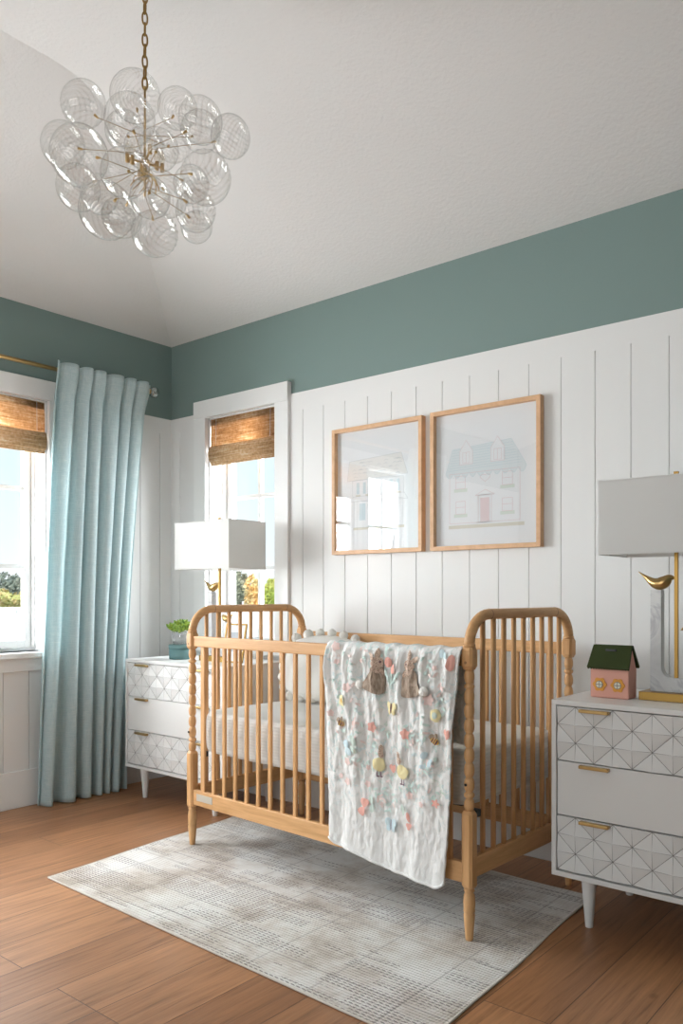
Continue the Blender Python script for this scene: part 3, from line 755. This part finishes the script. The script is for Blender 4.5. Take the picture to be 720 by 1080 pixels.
applique('tulip_bloom', 'coral', [ell(1.146, .872, .013, .018, .2), ell(1.168, .850, .012, .017, -.3)], .002, .002)
applique('tulip_leaf', 'mint', [ell(1.158, .815, .005, .034), ell(1.142, .828, .005, .030, .5), ell(1.182, .822, .006, .030, -.8)], .001)
def bfly(cx, cz, m, s, name):
    o = applique_one(name, m, [ell(cx-.012*s, cz+.006*s, .013*s, .014*s, .5), ell(cx+.012*s, cz+.006*s, .013*s, .014*s, -.5), ell(cx-.010*s, cz-.012*s, .010*s, .011*s), ell(cx+.010*s, cz-.012*s, .010*s, .011*s)], .002, .002)
    b = MB(); on_quilt(b, ell(cx, cz, .0025*s, .018*s), .0045, 3); b.obj('insect_body', 'plum', o)
bfly(1.165, .720, 'lemon', 1.0, 'yellow_butterfly'); bfly(1.15, .325, 'skyblue', 1.05, 'blue_butterfly')
def bee(cx, cz, rot):
    o = applique('bee', 'mustard', [ell(cx, cz, .016, .011, rot)], .003, .004)
    b = MB()
    for d in (-.007, .001, .009): on_quilt(b, ell(cx+d*math.cos(rot), cz+d*math.sin(rot), .0022, .0105, rot), .0075, 2, .001)
    b.obj('stripes', 'plum', o); b = MB(); on_quilt(b, ell(cx-.012, cz+.013, .010, .007, .6), .005, 3); on_quilt(b, ell(cx+.004, cz+.015, .010, .007, 1.4), .005, 3); b.obj('wings', 'fur', o)
bee(.936, .645, -.3); bee(1.346, .633, -.5)
for cx, cz in ((.941, .726), (1.347, .714)):
    o = applique('lemon_flower', 'lemon', [ell(cx, cz, .020, .021, n=20, lob=5, la=.07)], .002, .003)
    b = MB(); on_quilt(b, ell(cx, cz, .010, .011), .006, 3, .001); b.obj('flower_centre', 'mustard' if cx < 1 else 'sage', o)
def duck(cx, cz, s, h):
    o = applique('duckling', 'lemon', [smooth_poly([(cx-.026*s, cz+.010), (cx-.010*s, cz+.022), (cx+.012*s, cz+.026), (cx+.024*s, cz+.010), (cx+.020*s, cz-.014), (cx, cz-.022), (cx-.018*s, cz-.012)])], .003, .005)
    b = MB(); on_quilt(b, ell(cx+.013*s, cz+.040, .009, .015), .004, 3, .002); on_quilt(b, ell(cx+.014*s, cz+.058+h, .007, .013), .004, 3, .002); b.obj('bonnet', 'calico', o)
    b = MB()
    for d in (-.006, .006): on_quilt(b, ell(cx+d, cz-.030, .0022, .010), .003, 2); on_quilt(b, ell(cx+d+.003*s, cz-.039, .006, .0025), .003, 2)
    b.obj('feet', 'plum', o)
duck(1.104, .520, 1, 0); duck(1.212, .510, -1, 0)
def heart(cx, cz, s): return smooth_poly([(cx, cz-.016*s), (cx+.013*s, cz+.001*s), (cx+.012*s, cz+.012*s), (cx+.004*s, cz+.013*s), (cx, cz+.008*s), (cx-.004*s, cz+.013*s), (cx-.012*s, cz+.012*s), (cx-.013*s, cz+.001*s)], 3)
applique('coral_heart', 'coral', [heart(1.161, .515, 1.0), heart(1.397, .660, 1.1)], .002, .002)
applique('coral_flower', 'coral', [ell(1.083, .648, .017, .017, n=20, lob=5, la=.18), ell(1.226, .640, .016, .017, .4, 20, 5, .18), ell(1.037, .380, .018, .016, .3, 18, 3, .12), ell(1.024, .348, .016, .015, .9, 18, 3, .12), ell(1.402, .884, .013, .026), ell(1.228, .364, .007, .017, .3), ell(1.231, .335, .012, .011, .5, 16, 3, .2), ell(1.345, .432, .013, .012, 0, 20, 5, .35)], .001, .002)
applique('pink_flower', 'pink', [ell(x, z, s, s*1.05, x*40, 20, 5, .18) for x, z, s in ((.966, .514, .013), (.886, .676, .011), (.972, .775, .016), (1.054, .447, .011), (1.237, .438, .012), (.960, .441, .013), (1.324, .761, .017), (1.007, .653, .010), (.896, .915, .016), (1.058, .505, .009), (.925, .455, .009), (1.29, .42, .009), (1.37, .80, .010), (1.340, .865, .008), (.905, .86, .009), (1.02, .87, .008))], .001, .001)
applique('blue_leaf', 'skyblue', [ell(.958, .575, .017, .014, .3), ell(.970, .550, .018, .014, -.4), ell(1.309, .583, .014, .010, .8), ell(1.330, .560, .016, .008, 1.0), ell(1.359, .912, .010, .014), ell(1.372, .905, .008, .012, .5), ell(1.30, .545, .014, .007, .2)], .001, .001)
applique('sage_leaf', 'sage', [ell(1.003, .592, .013, .020, .4), ell(1.000, .560, .020, .010, -.5), ell(1.066, .395, .011, .015, .3), ell(1.070, .365, .010, .014, -.3), ell(1.205, .385, .007, .018, .2)], .001, .001)
# faint printed vines and leaves
rnd = random.Random(11); A_, B_ = [], []
for (vx, vz, dx, dz, n) in ((.95, .90, .06, -.12, 9), (.90, .80, .05, -.12, 9), (1.00, .74, .03, -.16, 10), (1.03, .66, .12, -.03, 9), (1.20, .67, .10, -.06, 9), (1.28, .72, .06, -.10, 8), (1.35, .85, .03, -.14, 9), (1.30, .90, .03, -.08, 7), (.93, .53, .16, -.02, 9), (1.06, .44, .08, -.06, 8), (1.14, .50, -.02, -.12, 9), (1.19, .46, .10, .01, 8), (1.27, .52, .09, .05, 8), (1.07, .62, .03, -.07, 6), (1.22, .60, .03, .03, 6), (1.17, .43, -.03, -.07, 7), (1.33, .48, .02, -.05, 5), (1.10, .90, .05, .01, 4), (1.02, .92, .03, -.06, 5), (.91, .62, .05, .01, 5)):
    for i in range(n):
        t = i/n; px, pz = vx+dx*t+.010*math.sin(t*7), vz+dz*t
        sd = 1 if i % 2 else -1; ang = math.atan2(dz, dx)+sd*.9
        (A_ if rnd.random() < .72 else B_).append(ell(px+.010*math.cos(ang), pz+.010*math.sin(ang), .011*rnd.uniform(.7, 1.1), .0045, ang, 8))
applique('printed_leaf', 'palemint', A_, .0, rings=2); applique('printed_bud', 'palepink', B_, .0, rings=2)

# ------------------------------------------------------------------ rug
A, B, C_, D = Vector((1.085, -1.452)), Vector((2.855, -1.495)), Vector((2.782, -.300)), Vector((1.000, -.255))
def rugf(z):
    def fn(u, v):
        p = (A.lerp(B, u)).lerp(D.lerp(C_, u), v); p = p+Vector((.004*math.sin(v*11+u*3), .006*math.sin(u*13)*v))
        return (p.x, p.y, z)
    return fn
b = MB(); b.grid(rugf(.006), 24, 18)
nU = 25*19; b2_ = MB(); b2_.v = list(b.v); b2_.f = list(b.f); b2_.sm = [False]*len(b.f)
rug = b2_.obj('area_rug', 'rug', None, solid=.0055); rug.modifiers[0].offset = -1
tag(rug, 'cream and grey woven area rug with rows of dark stitches under the crib', 'rug')
path = [rugf(.004)(i/20, 0) for i in range(20)]+[rugf(.004)(1, i/16) for i in range(16)]+[rugf(.004)(1-i/20, 1) for i in range(20)]+[rugf(.004)(0, 1-i/16) for i in range(16)]
MB().tube(path, .0036, 6, True).obj('bound_edge', 'rug_edge', rug)

# ------------------------------------------------------------------ framed pictures
flat('pencil', (.54, .57, .59)); flat('wash_blue', (.61, .71, .75)); flat('wash_pink', (.76, .645, .66)); flat('wash_green', (.69, .755, .70)); flat('wash_tan', (.69, .67, .59)); flat('wash_roof', (.735, .79, .81)); flat('wash_cream', (.79, .79, .775))
def picture(label, x0, x1, z0, z1, draw):
    r = thing('framed_picture', label, 'picture', ((x0+x1)/2, -.0125, (z0+z1)/2)); w, h = (x1-x0)/2, (z1-z0)/2; f = .019; d = .034
    fr = MB()
    for s in (-1, 1): fr.box(s*w, s*(w-f), -d, 0, -h, h) if s > 0 else fr.box(-w, -w+f, -d, 0, -h, h)
    fr.box(-w+f, w-f, -d, 0, h-f, h).box(-w+f, w-f, -d, 0, -h, -h+f); fr.obj('frame', 'frame_wood', r, bevel=.001)
    pa = MB().box(-w+f, w-f, -.008, -.001, -h+f, h-f).obj('paper', 'paper', r)
    draw(pa, w-f, h-f)
    MB().add([(-w+f, -d+.008, -h+f), (w-f, -d+.008, -h+f), (w-f, -d+.008, h-f), (-w+f, -d+.008, h-f)], [(0, 1, 2, 3)]).obj('glass', 'art_glass', r)
def ink(parent, name, m, lines=(), fills=(), t=.0011, y=-.0084):
    b = MB()
    for ln in lines:
        for p, q in zip(ln[:-1], ln[1:]):
            d = (Vector(q)-Vector(p)); L = d.length
            if L < 1e-6: continue
            d /= L; n = Vector((-d.y, d.x))*t; p_, q_ = Vector(p)-d*t*.4, Vector(q)+d*t*.4
            b.add([(p_.x+n.x, y-.0003, p_.y+n.y), (q_.x+n.x, y-.0003, q_.y+n.y), (q_.x-n.x, y-.0003, q_.y-n.y), (p_.x-n.x, y-.0003, p_.y-n.y)], [(0, 1, 2, 3)])
    for fl in fills: b.add([(x, y, z) for x, z in fl], [tuple(range(len(fl)))])
    b.obj(name, m, parent)
def rect(x0, z0, x1, z1): return [(x0, z0), (x1, z0), (x1, z1), (x0, z1)]
def rl(x0, z0, x1, z1): return rect(x0, z0, x1, z1)+[(x0, z0)]
def house_a(pa, w, h):   # long roof, row of pillared windows, porch roof
    roof = [(-.75*w, .17*h), (-.70*w, .50*h), (.55*w, .55*h), (.70*w, .20*h)]
    ink(pa, 'roof_wash', 'wash_cream', (), [roof], y=-.0082)
    ls = [roof+[roof[0]]]
    rnd = random.Random(5)
    for i in range(5):
        z = .22*h+i*.058*h
        for _ in range(9):
            x = rnd.uniform(-.62, .5)*w; ls.append([(x, z), (x+.05*w, z+.006), (x+.09*w, z)])
    ls += [rl(-.62*w, -.10*h, .60*w, .17*h), [(-.68*w, -.18*h), (-.60*w, -.10*h), (.62*w, -.10*h), (.70*w, -.20*h), (-.68*w, -.18*h)]]
    ls += [rl(-.58*w, -.62*h, .58*w, -.18*h)]
    ink(pa, 'pencil_lines', 'pencil', ls, t=.0007)
    ink(pa, 'window_washes', 'wash_blue', [], [rect(x*w, -.06*h, (x+.07)*w, .13*h) for x in (-.52, -.36, -.2, -.04, .12, .28, .44)]+[rect(.30*w, -.50*h, .44*w, -.22*h), rect(-.45*w, -.50*h, -.30*w, -.22*h)])
    ink(pa, 'flower_boxes', 'wash_tan', [], [rect(x*w, -.10*h, (x+.12)*w, -.075*h) for x in (-.54, -.30, -.06, .2, .42)]+[rect(-.60*w, -.66*h, .62*w, -.62*h)])
def house_b(pa, w, h):   # scalloped mansard roof with two dormers
    top = [(-.66*w, .46*h), (.50*w, .52*h)]
    sc = []
    for i in range(10):
        x0 = -.80*w+i*.158*w
        for k in range(5): sc.append((x0+.158*w*k/5, .10*h-.022*math.sin(PI*k/5)))
    sc.append((.78*w, .12*h))
    ink(pa, 'roof_wash', 'wash_roof', (), [sc+[top[1], top[0]]], y=-.0082)
    lines = []
    for i in range(9):
        z = .14*h+i*.038*h; lines.append([(-.74*w+i*.012*w, z), (.70*w-i*.022*w, z+.008)])
    ink(pa, 'roof_lines', 'wash_blue', lines+[sc+[top[1], top[0], sc[0]]], t=.0009)
    dm = []
    for cx in (-.38*w, .24*w): dm += [[(cx-.13*w, .22*h), (cx-.13*w, .42*h), (cx, .58*h), (cx+.13*w, .42*h), (cx+.13*w, .22*h)]]
    ink(pa, 'dormers', 'paper', (), dm, y=-.0090)
    ink(pa, 'dormer_lines', 'wash_pink', [d+[d[0]] for d in dm]+[rl(cx-.07*w, .24*h, cx+.07*w, .40*h) for cx in (-.38*w, .24*w)]+[[(cx, .24*h), (cx, .40*h)] for cx in (-.38*w, .24*w)], t=.0009, y=-.0092)
    wl = [rl(-.72*w, -.66*h, .66*w, .09*h)]
    wins = [(-.50, -.14), (.42, -.14), (-.50, -.52), (.42, -.52)]
    for x, z in wins: wl += [rl((x-.09)*w, z*h, (x+.10)*w, (z+.19)*h), [((x-.09)*w, (z+.10)*h), ((x+.10)*w, (z+.10)*h)]]
    wl += [rl(-.14*w, -.66*h, .12*w, -.26*h), [(-.20*w, -.26*h), (0, -.18*h), (.18*w, -.26*h), (-.20*w, -.26*h)]]
    hc = [(.0*w+.10*w*math.sin(a)**3, .0*h+.055*h*(math.cos(a)-.3*math.cos(2*a)-.1*math.cos(3*a))) for a in [2*PI*i/24 for i in range(25)]]
    ink(pa, 'pink_lines', 'wash_pink', wl+[hc], [rect(-.10*w, -.65*h, .08*w, -.30*h)], t=.0011)
    ink(pa, 'window_boxes', 'wash_green', (), [rect((x-.13)*w, (z-.05)*h, (x+.14)*w, z*h) for x, z in wins])
    ink(pa, 'doorstep', 'wash_tan', (), [rect(-.74*w, -.74*h, .74*w, -.69*h)])
picture('left framed pastel drawing of a house with a long porch, light wood frame', 1.329, 1.871, 1.299, 1.925, house_a)
picture('right framed pastel drawing of a house with a blue dormer roof, light wood frame', 1.917, 2.459, 1.298, 1.928, house_b)

for o in bpy.data.objects:
    n_ = o.name.split('.')[0]
    g_ = {'framed_picture': 'framed pastel house drawings', 'bamboo_shade': 'woven bamboo roman shades', 'curtain': 'aqua linen curtains', 'dresser': 'white faceted dressers', 'garden_tree': 'trees beyond the fence', 'garden_fence': 'white garden fences'}.get(n_)
    if g_ and 'label' in o: o['group'] = g_

# ------------------------------------------------------------------ table lamps
def bird(name, parent, c, L, flip, m='brass'):
    b = MB(); s = -1 if flip else 1
    pts = [(-.56, .46, .010), (-.44, .37, .030), (-.30, .26, .070), (-.12, .12, .140), (.06, .07, .195), (.22, .14, .185), (.33, .24, .135), (.42, .27, .080), (.54, .22, .006)]
    P = []; R = []
    for i in range(len(pts)-1):
        for k in range(4):
            t = k/4; P.append(Vector((c[0]+s*L*(pts[i][0]+(pts[i+1][0]-pts[i][0])*t), c[1], c[2]+L*(pts[i][1]+(pts[i+1][1]-pts[i][1])*t)))); R.append(L*(pts[i][2]+(pts[i+1][2]-pts[i][2])*t))
    P.append(Vector((c[0]+s*L*.54, c[1], c[2]+L*.20))); R.append(L*.006)
    for _ in range(3):
        P = [P[0]]+[(P[i-1]+P[i]*2+P[i+1])/4 for i in range(1, len(P)-1)]+[P[-1]]; R = [R[0]]+[(R[i-1]+R[i]*2+R[i+1])/4 for i in range(1, len(R)-1)]+[R[-1]]
    b.tube(P, R, 14); return b.obj(name, m, parent)
def make_lamp(label, loc):
    r = thing('table_lamp', label, 'lamp', loc, 0, 'bird table lamps')
    MB().box(-.105, .105, -.055, .055, 0, .028).obj('brass_plinth', 'brass_dark', r, bevel=.0015)
    # marble block cut into a tall and a short column joined by a rounded notch
    cL, cR, t1, t2, zb = -.080, .080, .366, .205, .075
    poly = [(cL, .028), (cR, .028), (cR, t2), (cR-.036, t2)]
    ri, rr = cR-.036, .034
    for i in range(9): a = PI/2*i/8; poly.append((ri-rr+rr*math.cos(a), zb+rr-rr*math.sin(a)))
    li = cL+.036
    for i in range(9): a = PI/2*i/8; poly.append((li+rr-rr*math.sin(a), zb+rr-rr*math.cos(a)))
    poly += [(li, t1), (cL, t1)]
    MB().prism(poly, -.017, .017, 'XZ').obj('marble_base', 'marble', r, bevel=.001)
    rod = MB().box(-.0055, .0055, -.0055, .0055, zb, .745).obj('rod', 'brass_dark', r)
    MB().box(-.007, .007, -.007, .007, .745, .757).obj('finial', 'brass_dark', rod)
    bird('brass_bird', r, (cL+.018, 0, t1+.011), .112, False); bird('brass_bird', r, (cR-.018, 0, t2+.009), .090, True)
    w, d, z0, z1 = .2125, .130, .483, .731
    b = MB()
    def ring(e, z): return [(-w+e, -d+e, z), (w-e, -d+e, z), (w-e, d-e, z), (-w+e, d-e, z)]
    vs = ring(0, z0)+ring(0, z1)+ring(.002, z0)+ring(.002, z1)
    fs = []
    for j in range(4):
        k2 = (j+1) % 4; fs += [(j, k2, 4+k2, 4+j), (8+k2, 8+j, 12+j, 12+k2), (4+j, 4+k2, 12+k2, 12+j), (k2, j, 8+j, 8+k2)]
    b.add(vs, fs); sh = b.obj('lamp_shade', 'shade', r)
    MB().box(-w+.003, w-.003, -.003, .003, z1-.010, z1-.006).box(-.003, .003, -d+.003, d-.003, z1-.010, z1-.006).obj('shade_spider', 'brass_dark', sh)
    for z in (z0, z1-.006):
        b = MB(); vs = ring(-.0009, z)+ring(-.0009, z+.006)+ring(-.0001, z)+ring(-.0001, z+.006); b.add(vs, fs); b.obj('shade_trim', 'shade', sh)
    return r
lamp = make_lamp('table lamp with white rectangular shade and brass birds, in front of the narrow window', (.735, -.262, .7492))
copy_thing(lamp, (3.100, -.37, .7492), 0, 'table lamp with white rectangular shade beside the pink house bank, at the right edge')

# ------------------------------------------------------------------ toy house bank
flat('bank_pink', (.76, .40, .32)); flat('bank_green', (.042, .058, .018)); flat('bank_orange', (.76, .36, .08)); flat('bank_cream', (.78, .74, .62))
noise_bump(M['bank_pink'], 40, .3, .003); M['bank_green'].node_tree.nodes['Principled BSDF'].inputs['Roughness'].default_value = .45
r = thing('house_bank', 'small pink felt house bank with dark green roof on the right dresser', 'money box', (2.9065, -.455, .7495), 0)
hw, dd, wh = .066, .075, .098
MB().prism([(0, 0), (dd, 0), (dd, wh), (dd/2, wh+.066), (0, wh)], -hw, hw, 'YZ').obj('walls', 'bank_pink', r, bevel=.004)
def slope(s):
    # roof slab on one side; s=-1 front
    y_e = -.008 if s < 0 else dd+.008; ym = dd/2; z_e = wh+.001; zr = wh+.076; t = .009
    n = Vector((0, (z_e-zr)*(1 if s < 0 else -1), (ym-y_e)*(1 if s < 0 else -1))).normalized()
    if n.z < 0: n = -n
    pts = [Vector((0, y_e, z_e)), Vector((0, ym, zr))]
    vs = []
    for x in (-hw-.006, hw+.006):
        xx = [x, x*.92]
        for p, xq in zip(pts, xx): vs.append((xq, p.y, p.z))
        for p, xq in zip(pts, xx): vs.append((xq, p.y-n.y*t*-1, p.z+n.z*t))
    return vs
b = MB(); fq = [(0, 1, 5, 4), (2, 6, 7, 3), (0, 4, 6, 2), (1, 3, 7, 5), (0, 2, 3, 1), (4, 5, 7, 6)]
for s in (-1, 1): b.add(slope(s), fq)
# stitched lower hem
for i in range(16):
    x = -hw-.002+(2*hw+.004)*i/15; b.sphere((x, -.009, wh+.003), .0045, 8, 6)
roof = b.obj('roof', 'bank_green', r, bevel=.002)
MB().box(-.018, .018, .014, .024, wh+.060, wh+.0668).obj('coin_slot', 'black', roof)
for cx in (-.032, .030):
    b = MB(); pts = []
    n = 40
    for i in range(n): a = 2*PI*i/n; rr = .0225*(1+.10*math.cos(6*a)); pts.append((cx+rr*math.cos(a), .045+rr*math.sin(a)))
    b.prism(pts, -.004, .002, 'XZ'); f = b.obj('flower_window', 'bank_orange', r, bevel=.0012)
    MB().prism(ell(cx, .045, .0125, .0125, n=24), -.0055, -.0035, 'XZ').obj('window_rim', 'inlay', f)
    b = MB()
    for q in range(4):
        a0 = q*PI/2+.12; pts = [(cx+.0018*math.cos(a0+.66), .045+.0018*math.sin(a0+.66))]+[(cx+.0108*math.cos(a0+1.33*i/6), .045+.0108*math.sin(a0+1.33*i/6)) for i in range(7)]
        b.prism(pts, -.0064, -.005, 'XZ')
    b.obj('window_panes', 'bank_cream', f)

# ------------------------------------------------------------------ teal box, glass pot with succulent, photo frame
flat('box_teal', (.15, .265, .27)); flat('box_lid', (.17, .29, .295))
TX, TY = .475, -.31
r = thing('round_box', 'round teal storage box with lid on the corner dresser', 'box', (TX, TY, .7495))
MB().lathe([(.060, 0), (.064, .001), (.064, .056), (.060, .0565)], (0, 0, 0), 36).obj('base', 'box_teal', r)
MB().lathe([(.060, .0567), (.0665, .057), (.0665, .076), (.064, .078), (0.001, .0782)], (0, 0, 0), 36).obj('lid', 'box_lid', r, bevel=0)
z = .7495+.0784
r = thing('potted_succulent', 'green succulent in a small cut-glass pot standing on the teal box', 'plant', (TX+.002, TY, z))
b = MB()
n = 28
def potf(u, v):
    a = 2*PI*u; rr = (.043+.007*v)*(1+.035*(1 if (int(u*n*2+.01)+int(v*8.01)) % 2 else -1)*(0.1 < v < .93)); return (rr*math.cos(a), rr*math.sin(a), .003+.066*v)
b.grid(potf, n*2, 8, False); b.lathe([(.001, .0005), (.042, .001), (.043, .004)], (0, 0, 0), 28); b.tube([(.050*math.cos(2*PI*i/28), .050*math.sin(2*PI*i/28), .069) for i in range(28)], .0022, 6, True)
b.obj('glass_pot', 'cut_glass', r)
MB().lathe([(.040, .006), (.044, .048), (.001, .052)], (0, 0, 0), 24).obj('pebbles', noise_bump(mat('pale_pebbles', (.62, .62, .62), .8), 120, 1., .01), r)
lm = mat('succulent_green', (.22, .36, .04), .45); k = N(lm); t = k.n('TexNoise', Scale=60., Detail=2.); k.l(k.coords(), t.inputs['Vector'])
k.color(k.ramp(t.outputs[0], [(.35, (.10, .22, .02, 1)), (.65, (.38, .52, .07, 1))]))
rnd = random.Random(8)
for cx, cy, cz, sc in ((-.026, -.022, .066, 1.2), (.034, .022, .072, 1.15), (.0, .004, .088, 1.1), (.022, -.030, .062, 1.0), (-.020, .030, .070, 1.0)):
    for ringi, (n, tilt_, L) in enumerate(((4, 1.25, .034), (6, .95, .040), (7, .55, .042))):
        for i in range(n):
            a = 2*PI*i/n+ringi*.5+rnd.uniform(-.1, .1); L_ = L*sc*1.15*rnd.uniform(.9, 1.1); ti = tilt_+rnd.uniform(-.1, .1)
            d = Vector((math.cos(a)*math.cos(ti), math.sin(a)*math.cos(ti), math.sin(ti))); p = Vector((cx, cy, cz+.003*ringi))
            b = MB(); b.tube([p, p+d*L_*.3, p+d*L_*.65+Vector((0, 0, .002)), p+d*L_*.88+Vector((0, 0, .004)), p+d*L_+Vector((0, 0, .006))], [.003*sc, .0075*sc, .0095*sc, .006*sc, .0008], 8); b.obj('leaf', lm, r)
flat('frame_black', (.03, .03, .03), .4)
r = thing('photo_frame', 'small brass photo frame leaning on the corner dresser, behind the crib end', 'photo frame', (.905, -.33, .7495), math.radians(14))
T_ = Matrix.Rotation(math.radians(-13), 4, 'X')
def tb(b, *a):
    o = len(b.v); b.box(*a); b.v[o:] = [tuple(T_ @ Vector(p)) for p in b.v[o:]]; return b
b = MB(); w, h = .062, .205
tb(b, -w, -w+.007, -.005, .005, .003, h); tb(b, w-.007, w, -.005, .005, .003, h); tb(b, -w+.007, w-.007, -.005, .005, .003, .010); tb(b, -w+.007, w-.007, -.005, .005, h-.007, h)
b.obj('frame', 'brass_dark', r)
b = MB(); tb(b, -w+.007, w-.007, -.001, .003, .010, h-.007); b.obj('photo_mat', 'paper', r)
b = MB(); tb(b, -.030, .030, -.002, -.0005, .06, h-.045); b.obj('photo', mat('grey_photo', (.45, .48, .52), .5), r)
MB().tube([(0, .035, .14), (0, .085, .003)], .004, 6).obj('easel_leg', 'brass_dark', r)

# ------------------------------------------------------------------ bubble chandelier (local x = across the view, y = away)
ZC = 2.393
ch = thing('chandelier', 'bubble chandelier of clear swirled glass globes hanging on a brass chain', 'chandelier', (1.953, -1.643, ZC), math.radians(39.69))
top = TOP+TAN*CW-ZC
ct = .232
# chain
lk = 0; zz = ct
while zz < top-.03:
    o = MB(); pts = []
    for i in range(18):
        a = 2*PI*i/18; x_, z_ = .0075*math.cos(a), .019*math.sin(a); z_ = math.copysign(abs(z_)**.8*.019**.2, z_)
        tw = lk*PI/2+.5+.15*math.sin(lk); pts.append((x_*math.cos(tw), x_*math.sin(tw), zz+z_+.006))
    o.tube(pts, .0027, 7, True); o.obj('chain_link', 'brass_dark', ch); zz += .0325; lk += 1
MB().lathe([(.012, top-.030), (.058, top-.016), (.062, top-.002)], (0, 0, 0), 28).obj('ceiling_canopy', 'brass', ch)
fr = MB(); fr.tube([(0, 0, ct-.008), (0, 0, -.10)], .0035, 10); fr.sphere((0, 0, ct-.008), .006, 12, 8)
fr.lathe([(.008, .02), (.015, .0), (.015, -.03), (.006, -.05)], (0, 0, 0), 16)
frame = fr.obj('central_stem', 'brass', ch)
B = [(-0.194, 0.03, 0.195, 0.068), (-0.062, 0.129, 0.28, 0.078), (0.009, -0.207, 0.008, 0.068), (0.063, 0.173, 0.268, 0.063), (0.174, -0.044, 0.102, 0.066), (0.252, 0.03, 0.096, 0.062), (-0.256, 0.03, 0.071, 0.067), (-0.133, -0.196, -0.085, 0.08), (0.09, -0.221, -0.083, 0.055), (0.006, -0.243, -0.158, 0.064), (0.202, -0.115, -0.104, 0.073), (-0.216, 0.049, -0.049, 0.068), (-0.059, -0.188, -0.233, 0.076), (0.066, -0.21, -0.208, 0.054), (0.164, -0.064, -0.174, 0.059), (0.046, -0.068, -0.243, 0.066), (0.15, 0.028, -0.179, 0.048), (-0.111, 0.15, -0.092, 0.063), (0.102, 0.195, 0.036, 0.058), (-0.178, 0.136, -0.026, 0.06), (0.133, 0.19, 0.204, 0.064), (-0.113, 0.201, 0.21, 0.064), (-0.059, 0.235, 0.175, 0.065), (0.022, 0.223, 0.011, 0.066), (0.033, 0.236, 0.193, 0.06)]
rnd = random.Random(3)
HUB = Vector((0, 0, 0))
for i, (a, y, z, rr) in enumerate(B):
    c = Vector((a, y, z)); ax = (c-HUB).normalized(); u = ax.orthogonal().normalized(); w_ = ax.cross(u)
    nr = rnd.choice((15, 17, 19)); tw = rnd.choice((-1, 1))*rnd.uniform(.9, 1.5)
    b = MB()
    def gf(p, q):          # q 0: open neck facing the hub, 1: outer pole; ribs swirl between the poles
        t = PI-.14-(PI-.14)*q; ph = 2*PI*p; rib = 1+.013*math.cos(nr*(ph+tw*t))*math.sin(t)**.6*1.3; k_ = rr*rib
        return tuple(c+ax*math.cos(t)*k_*.95+u*math.sin(t)*math.cos(ph)*k_+w_*math.sin(t)*math.sin(ph)*k_)
    NU, NV = 110, 34
    b.grid(gf, NU, NV); g = b.obj('glass_globe', 'globe', ch)
    at = g.data.attributes.new('rib', 'FLOAT', 'POINT')
    vals = []
    for q_ in range(NV+1):
        t = PI-.14-(PI-.14)*q_/NV
        for p_ in range(NU+1): vals.append((.5+.5*math.cos(nr*(2*PI*p_/NU+tw*t)))*min(1, math.sin(t)*2.2+.15))
    at.data.foreach_set('value', vals)
    inner = c-ax*rr*.93; dist = inner.length
    if dist > .05:
        MB().tube([HUB+Vector((0, 0, max(-.1, min(.1, z*.4)))), inner], .0009, 6).obj('arm', 'brass_dark', frame)
    cup = MB(); cup.tube([inner-ax*.006, inner, inner+ax*.012], [.0012, .003, .0042], 10); cup.obj('globe_cup', 'brass', frame)
for i in range(10):
    a = 2*PI*i/10; pts = [(math.cos(a+t*1.6)*(.008+.034*t), math.sin(a+t*1.6)*(.008+.034*t), -.045-.03*t+.02*math.sin(PI*t)) for t in [j/8 for j in range(9)]]
    MB().tube(pts, .0016, 6).obj('scroll_arm', 'brass', frame)
# candle bulbs round the stem
M['bulb'] = thin_glass('clear_bulb', .03, (.96, .93, .88, 1), ior=1.45)
for i in range(6):
    a = 2*PI*i/6; p = Vector((.052*math.cos(a), .052*math.sin(a), -.015+.03*(i % 2)))
    b = MB(); b.tube([p*.25, p], .0032, 7); b.tube([p+Vector((0, 0, -.012)), p+Vector((0, 0, .012))], .0065, 10); o = b.obj('socket', 'brass', frame)
    MB().tube([p+Vector((0, 0, h_)) for h_ in (.012, .020, .030, .042, .052)], [.005, .009, .010, .006, .001], 12).obj('bulb', 'bulb', o)
